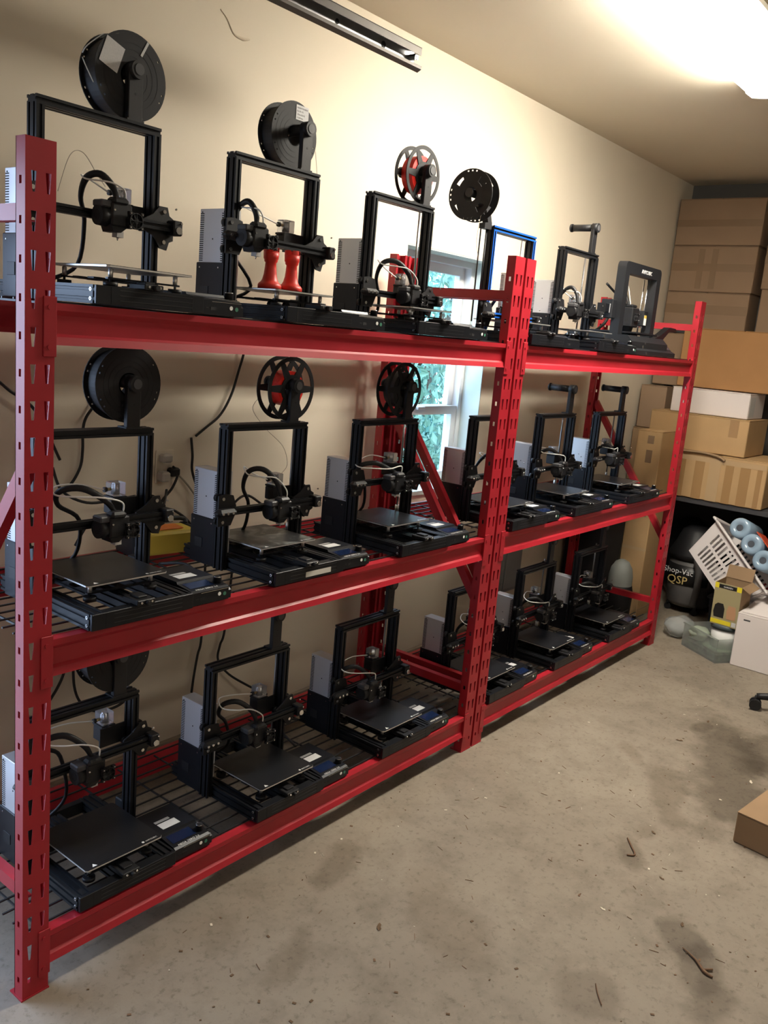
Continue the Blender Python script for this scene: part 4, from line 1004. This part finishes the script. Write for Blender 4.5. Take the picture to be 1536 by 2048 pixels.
put('wrap_label', MB().bbox(-.10, .06, -.16, .05, .058, .0655, mat('orange_red_label', (.62, .09, .04), .35), .003), tw, label='orange-red label')
put('lettering', text_mesh('tw', 'TOWELS', .04, PRT, .0004), tw, (-.09, -.10, .066), (0, 0, R(0)), label='pale lettering')

# garment box on the bucket, bucket, bag, white box
sb = thing('product_box', 'tall open yellow-topped carton with a product picture, standing on the bucket', 'box', (4.06, -.36, .198), (0, R(-3), R(-4)))
KH = mat('khaki_print', (.36, .31, .17), .6)
bb = MB(); a, c, H = .075, .075, .245
bb.box(-a, -a+.003, -c, c, 0, H, KH).box(a-.003, a, -c, c, 0, H, CARD).box(-a+.003, a-.003, -c, -c+.003, 0, H, CARD).box(-a+.003, a-.003, c-.003, c, 0, H, CARD).box(-a, a, -c, c, 0, .003, CARD)
put('carton_body', bb, sb)
put('flap', MB().box(0, .075, -c, c, 0, .003, CARD), sb, (a-.003, 0, H), (0, R(-70), 0)); put('flap', MB().box(-a, a, -.05, 0, 0, .003, CARD), sb, (0, -c, H), (R(30), 0, 0)); 
X = -a-.0008
def pf(y0, y1, z0, z1, m_): return MB().box(X, X+.0006, y0, y1, z0, z1, m_)
YB = mat('yellow_print', (.80, .66, .03), .5); BP_ = mat('black_print', (.012, .012, .012), .5)
put('printed_panel', pf(c-.022, c, H-.03, H, YB), sb, label='yellow corner'); put('printed_panel', pf(-c, -c+.026, H-.03, H, YB), sb, label='yellow corner')
put('printed_panel', pf(-c+.028, c-.024, H-.028, H-.006, BP_), sb, label='black title bar')
put('lettering', text_mesh('pb', 'GARDEN', .013, PRT, .0003, align='CENTER'), sb, (X-.0008, .0, H-.022), (R(90), 0, R(-90)))
put('printed_panel', pf(-c+.035, c, .008, .032, YB), sb, label='yellow strip'); put('printed_panel', pf(-c+.006, -c+.03, .008, .034, LBL), sb, label='grey code patch')
pic = MB(); pic.prism([(.005, .045), (.060, .045), (.066, .075), (.060, .115), (.045, .128), (.015, .128), (.004, .10)], X-.0004, X+.0002, BP_, 'x'); put('printed_panel', pic, sb, label='picture of a black machine')
put('printed_panel', pf(.020, .052, .085, .110, YB), sb, label='yellow picture frame'); q = put('printed_panel', MB().box(X-.001, X-.0002, .026, .046, .091, .104, BP_), sb, label='small dark picture screen')
put('printed_panel', MB().prism([(-.06, .045), (-.012, .045), (-.008, .09), (-.015, .125), (-.055, .125), (-.062, .08)], X-.0003, X+.0002, mat('tan_print', (.48, .27, .15), .6), 'x'), sb, label='picture of a tan post')
pk = thing('paint_bucket', 'white plastic tub with a dark lid under the yellow-topped carton', 'bucket', (4.055, -.355, .058))
put('bucket_body', MB().lathe([(0, 0), (.070, 0), (.078, .112), (0, .112)], WHT, 28), pk); put('bucket_lid', MB().lathe([(0, .112), (.084, .112), (.084, .134), (.078, .139), (0, .139)], mat('slate_plastic', (.06, .08, .09), .4), 28), pk, label='dark slate lid')
tbx = thing('clear_tub', 'see-through plastic tub half filled with green stuff on the floor', 'tub', (4.045, -.300, 0), (0, 0, R(56.6)))
TUBM = mat('cloudy_clear_plastic', (.72, .76, .74), .2, 0, .5, trans=.8, ior=1.15)
tb = MB(); w0, w1, H = .15, .095, .14
tb.box(-w0, -w0+.002, -w1, w1, 0, H, TUBM).box(w0-.002, w0, -w1, w1, 0, H, TUBM).box(-w0+.002, w0-.002, -w1, -w1+.002, 0, H, TUBM).box(-w0+.002, w0-.002, w1-.002, w1, 0, H, TUBM)
tb.box(-w0, w0, -w1, w1, 0, .002, TUBM)
put('tub_body', tb, tbx); put('tub_rim', MB().bbox(-w0-.005, w0+.005, -w1-.005, -w1, H-.008, H, TUBM, .001).bbox(-w0-.005, w0+.005, w1, w1+.005, H-.008, H, TUBM, .001), tbx)
put('tub_filling', MB().bbox(-w0+.004, w0-.004, -w1+.004, w1-.004, .003, .056, mat('dull_green_mix', (.14, .20, .13), .8, noise=.5, nscale=40), .01), tbx, label='dull green contents')
lump('plastic_bag', 'crumpled clear plastic bag spilling from the tub on the floor', 'bag', (4.22, -.04, 0), (.12, .09, .06), mat('clear_film', (.75, .78, .78), .12, 0, .6, trans=.7, ior=1.15), 21)
lump('plastic_bag', 'clear bag with pale green lump on top of the tub', 'bag', (4.06, -.215, .058), (.07, .06, .04), mat('clear_film_green', (.55, .62, .50), .15, 0, .6, trans=.5, ior=1.15), 31)
carton('cardboard_box', 'white carton on the floor at the right edge, lid ajar', 3.945, 4.40, -.95, -.435, 0, .305, CWHT, [('x', -.505, -.47, .268, .276, DARK)], gap=.006)
fl_ = thing('carton_lid', 'white cardboard lid flap lifted off the floor carton', 'lid', (4.16, -.69, .306), (R(0), R(-5), 0), me=MB().box(-.19, .24, -.25, .24, 0.018, .022, CWHT))
rb_ = thing('red_tool_chest', 'dark red metal chest at the right edge behind the white carton', 'chest', (4.98, -.48, 0))
DRD = mat('dark_red_paint', (.16, .012, .016), .4)
put('chest_body', MB().bbox(-.12, .22, -.25, .16, .0, .62, DRD, .006), rb_)
for k in range(4): put('drawer', MB().bbox(-.128, -.1205, -.235, .145, .03+k*.15, .165+k*.15, DRD, .002), rb_)
put('chest_lid', MB().bbox(-.125, .225, -.255, .165, .622, .66, DRD, .008), rb_)
lump('red_bag', 'crumpled dark red bag on the chest beneath the tape-covered carton', 'bag', (4.96, -.45, .66), (.10, .14, .05), mat('red_bag_plastic', (.22, .015, .03), .4), 5)

# grey dome canister and black bin inside the right frame
cn = thing('canister', 'grey-domed canister with a black lower body beyond the last bottom printer', 'canister', (4.12, .335, 0)); cn.scale = (.76, .76, 1)
put('lower_body', MB().lathe([(0, 0), (.085, 0), (.11, .03), (.115, .20), (.10, .245), (0, .25)], PLA, 28), cn)
put('dome', MB().lathe([(.098, .24), (.097, .30), (.085, .35), (.055, .39), (.02, .405), (0, .407)], mat('grey_dome', (.30, .32, .30), .5), 28), cn, label='pale grey dome')
bn = thing('waste_bin', 'tall black plastic bin against the wall beyond the right rack', 'bin', (4.14, .568, 0))
put('bin_body', MB().prism([(-.13, 0), (.10, 0), (.125, .72), (-.155, .72)], -.13, .13, BLKF, 'x'), bn); put('bin_lid', MB().bbox(-.14, .14, -.165, .13, .722, .75, PLA, .008), bn)

# office chair base at the right edge
oc = thing('office_chair', 'black office chair base with casters at the right edge of the photo', 'chair', (3.47, -1.03, 0))
for k in range(5):
    a = R(105+72*k); d = Vector((math.cos(a), math.sin(a), 0))
    lg = MB().tube([d*.02+Vector((0, 0, .10)), d*.20+Vector((0, 0, .085)), d*.31+Vector((0, 0, .068))], [.024, .020, .015], PLA, 10, 4)
    L_ = put('leg', lg, oc)
    e = d*.31; n_ = Vector((-d.y, d.x, 0))
    cs = MB()
    for s in (-1, 1): cs.cyl(e+n_*s*.006+Vector((0, 0, .028)), e+n_*s*.024+Vector((0, 0, .028)), .028, PLA, 18)
    cs.cyl(e+Vector((0, 0, .04)), e+Vector((0, 0, .072)), .008, PLA, 8); cs.box(e.x-.012, e.x+.012, e.y-.012, e.y+.012, .045, .058, PLA)
    put('caster', cs, L_)
put('gas_column', MB().cyl((0, 0, .08), (0, 0, .40), .028, PLA, 16), oc); put('seat', MB().bbox(-.24, .24, -.24, .24, .42, .49, BLKF, .03), oc); put('backrest', MB().bbox(.22, .27, -.20, .20, .60, 1.0, BLKF, .02), oc)
put('back_stem', MB().tube([(0, 0, .40), (.18, 0, .41), (.26, 0, .50), (.26, 0, .62)], .016, PLA, 8, 5), oc)

# carton bottom right
carton('cardboard_box', 'brown carton on the floor at the lower right edge of the photo', 2.04, 2.50, -1.53, -1.06, .0, .115, CARD, rot=R(-7))

# ------------------------------------------------------------------ floor litter
LFM = mat('dead_leaf', (.12, .07, .035), .8); TWG = mat('dry_twig', (.16, .09, .05), .8); PAL = mat('pale_chip', (.62, .56, .45), .7)
def leaf(x, y, s, label, a=0, m_=LFM):
    P = [(-1, 0, .1), (-.6, .35, .25), (0, .42, .15), (.6, .22, .3), (1, 0, .12), (.5, -.30, .22), (0, -.2, .05), (-.5, -.38, .25)]
    ca, sa = math.cos(a), math.sin(a)
    vs = [(p[0]*s*ca-p[1]*s*sa, p[0]*s*sa+p[1]*s*ca, p[2]*s*.5+.0005) for p in P]; vs.append((0, 0, .0012))
    b = MB().poly(vs+[(v[0], v[1], v[2]+.0006) for v in vs], [(i, (i+1) % 8, 8) for i in range(8)]+[(9+i, 9+(i+1) % 8, 17) for i in range(8)]+[(i, (i+1) % 8, 9+(i+1) % 8, 9+i) for i in range(8)], m_)
    thing('fallen_leaf', label, 'leaf', (x, y, 0), me=b)
leaf(.824, -.438, .017, 'curled brown leaf on the concrete in the lower centre', .6)
leaf(1.662, -.936, .011, 'dark crumpled leaf on the floor left of the lower right carton', 1.2)
leaf(2.733, -.598, .016, 'brown leaf beyond the damp patch on the floor', 2.0)
leaf(1.48, -1.071, .012, 'small round brown leaf right of the pale chip', .3)
leaf(1.908, -.81, .012, 'small brown leaf halfway up the floor', 1.0)
leaf(3.044, -.621, .014, 'brown leaf on the floor towards the chair casters', .2)
leaf(1.373, -.865, .010, 'pale wood chip on the floor', 1.4, PAL)
leaf(2.583, -.949, .015, 'pale chip on the damp patch', .4, PAL)
thing('twig', 'brown forked twig on the floor at the lower right', 'twig', me=MB().tube([(1.375, -1.11, .004), (1.35, -1.155, .006), (1.32, -1.19, .005), (1.315, -1.215, .004)], [.0015, .003, .005, .003], TWG, 6, 5).tube([(1.325, -1.185, .005), (1.345, -1.205, .005)], .003, TWG, 6, 2))
thing('twig', 'thin twig near the bottom edge of the photo', 'twig', me=MB().tube([(1.06, -.99, .003), (1.03, -1.01, .004), (1.0, -1.035, .003)], .0016, TWG, 6, 4))
thing('twig', 'curved twig in the middle of the floor', 'twig', me=MB().tube([(1.80, -.76, .003), (1.76, -.79, .005), (1.72, -.82, .004), (1.70, -.80, .003)], .003, TWG, 6, 4))
lit = MB(); random.seed(3)
for k in range(420):
    x = random.uniform(.1, 3.8); y = random.uniform(-1.5, -.02); a = random.uniform(0, PI); l = random.choice([.0015, .002, .0025, .003, .005, .008, .013]); wd = random.uniform(.0004, .0009) if l > .005 else l*.6
    ca, sa = math.cos(a), math.sin(a)
    vs = [(x+u*l*ca-v*wd*sa, y+u*l*sa+v*wd*ca, .0006+h_) for h_ in (0, .0012) for u, v in ((-1, -1), (1, -1), (1, 1), (-1, 1))]
    lit.poly(vs, [(4, 5, 6, 7), (0, 1, 5, 4), (1, 2, 6, 5), (2, 3, 7, 6), (3, 0, 4, 7)], random.choice([LFM, TWG, TWG, LFM, PAL]) if l < .01 else TWG)
o = thing('floor_litter', 'tiny dry grass and grit scattered over the concrete floor', 'litter', me=lit); o['kind'] = 'stuff'
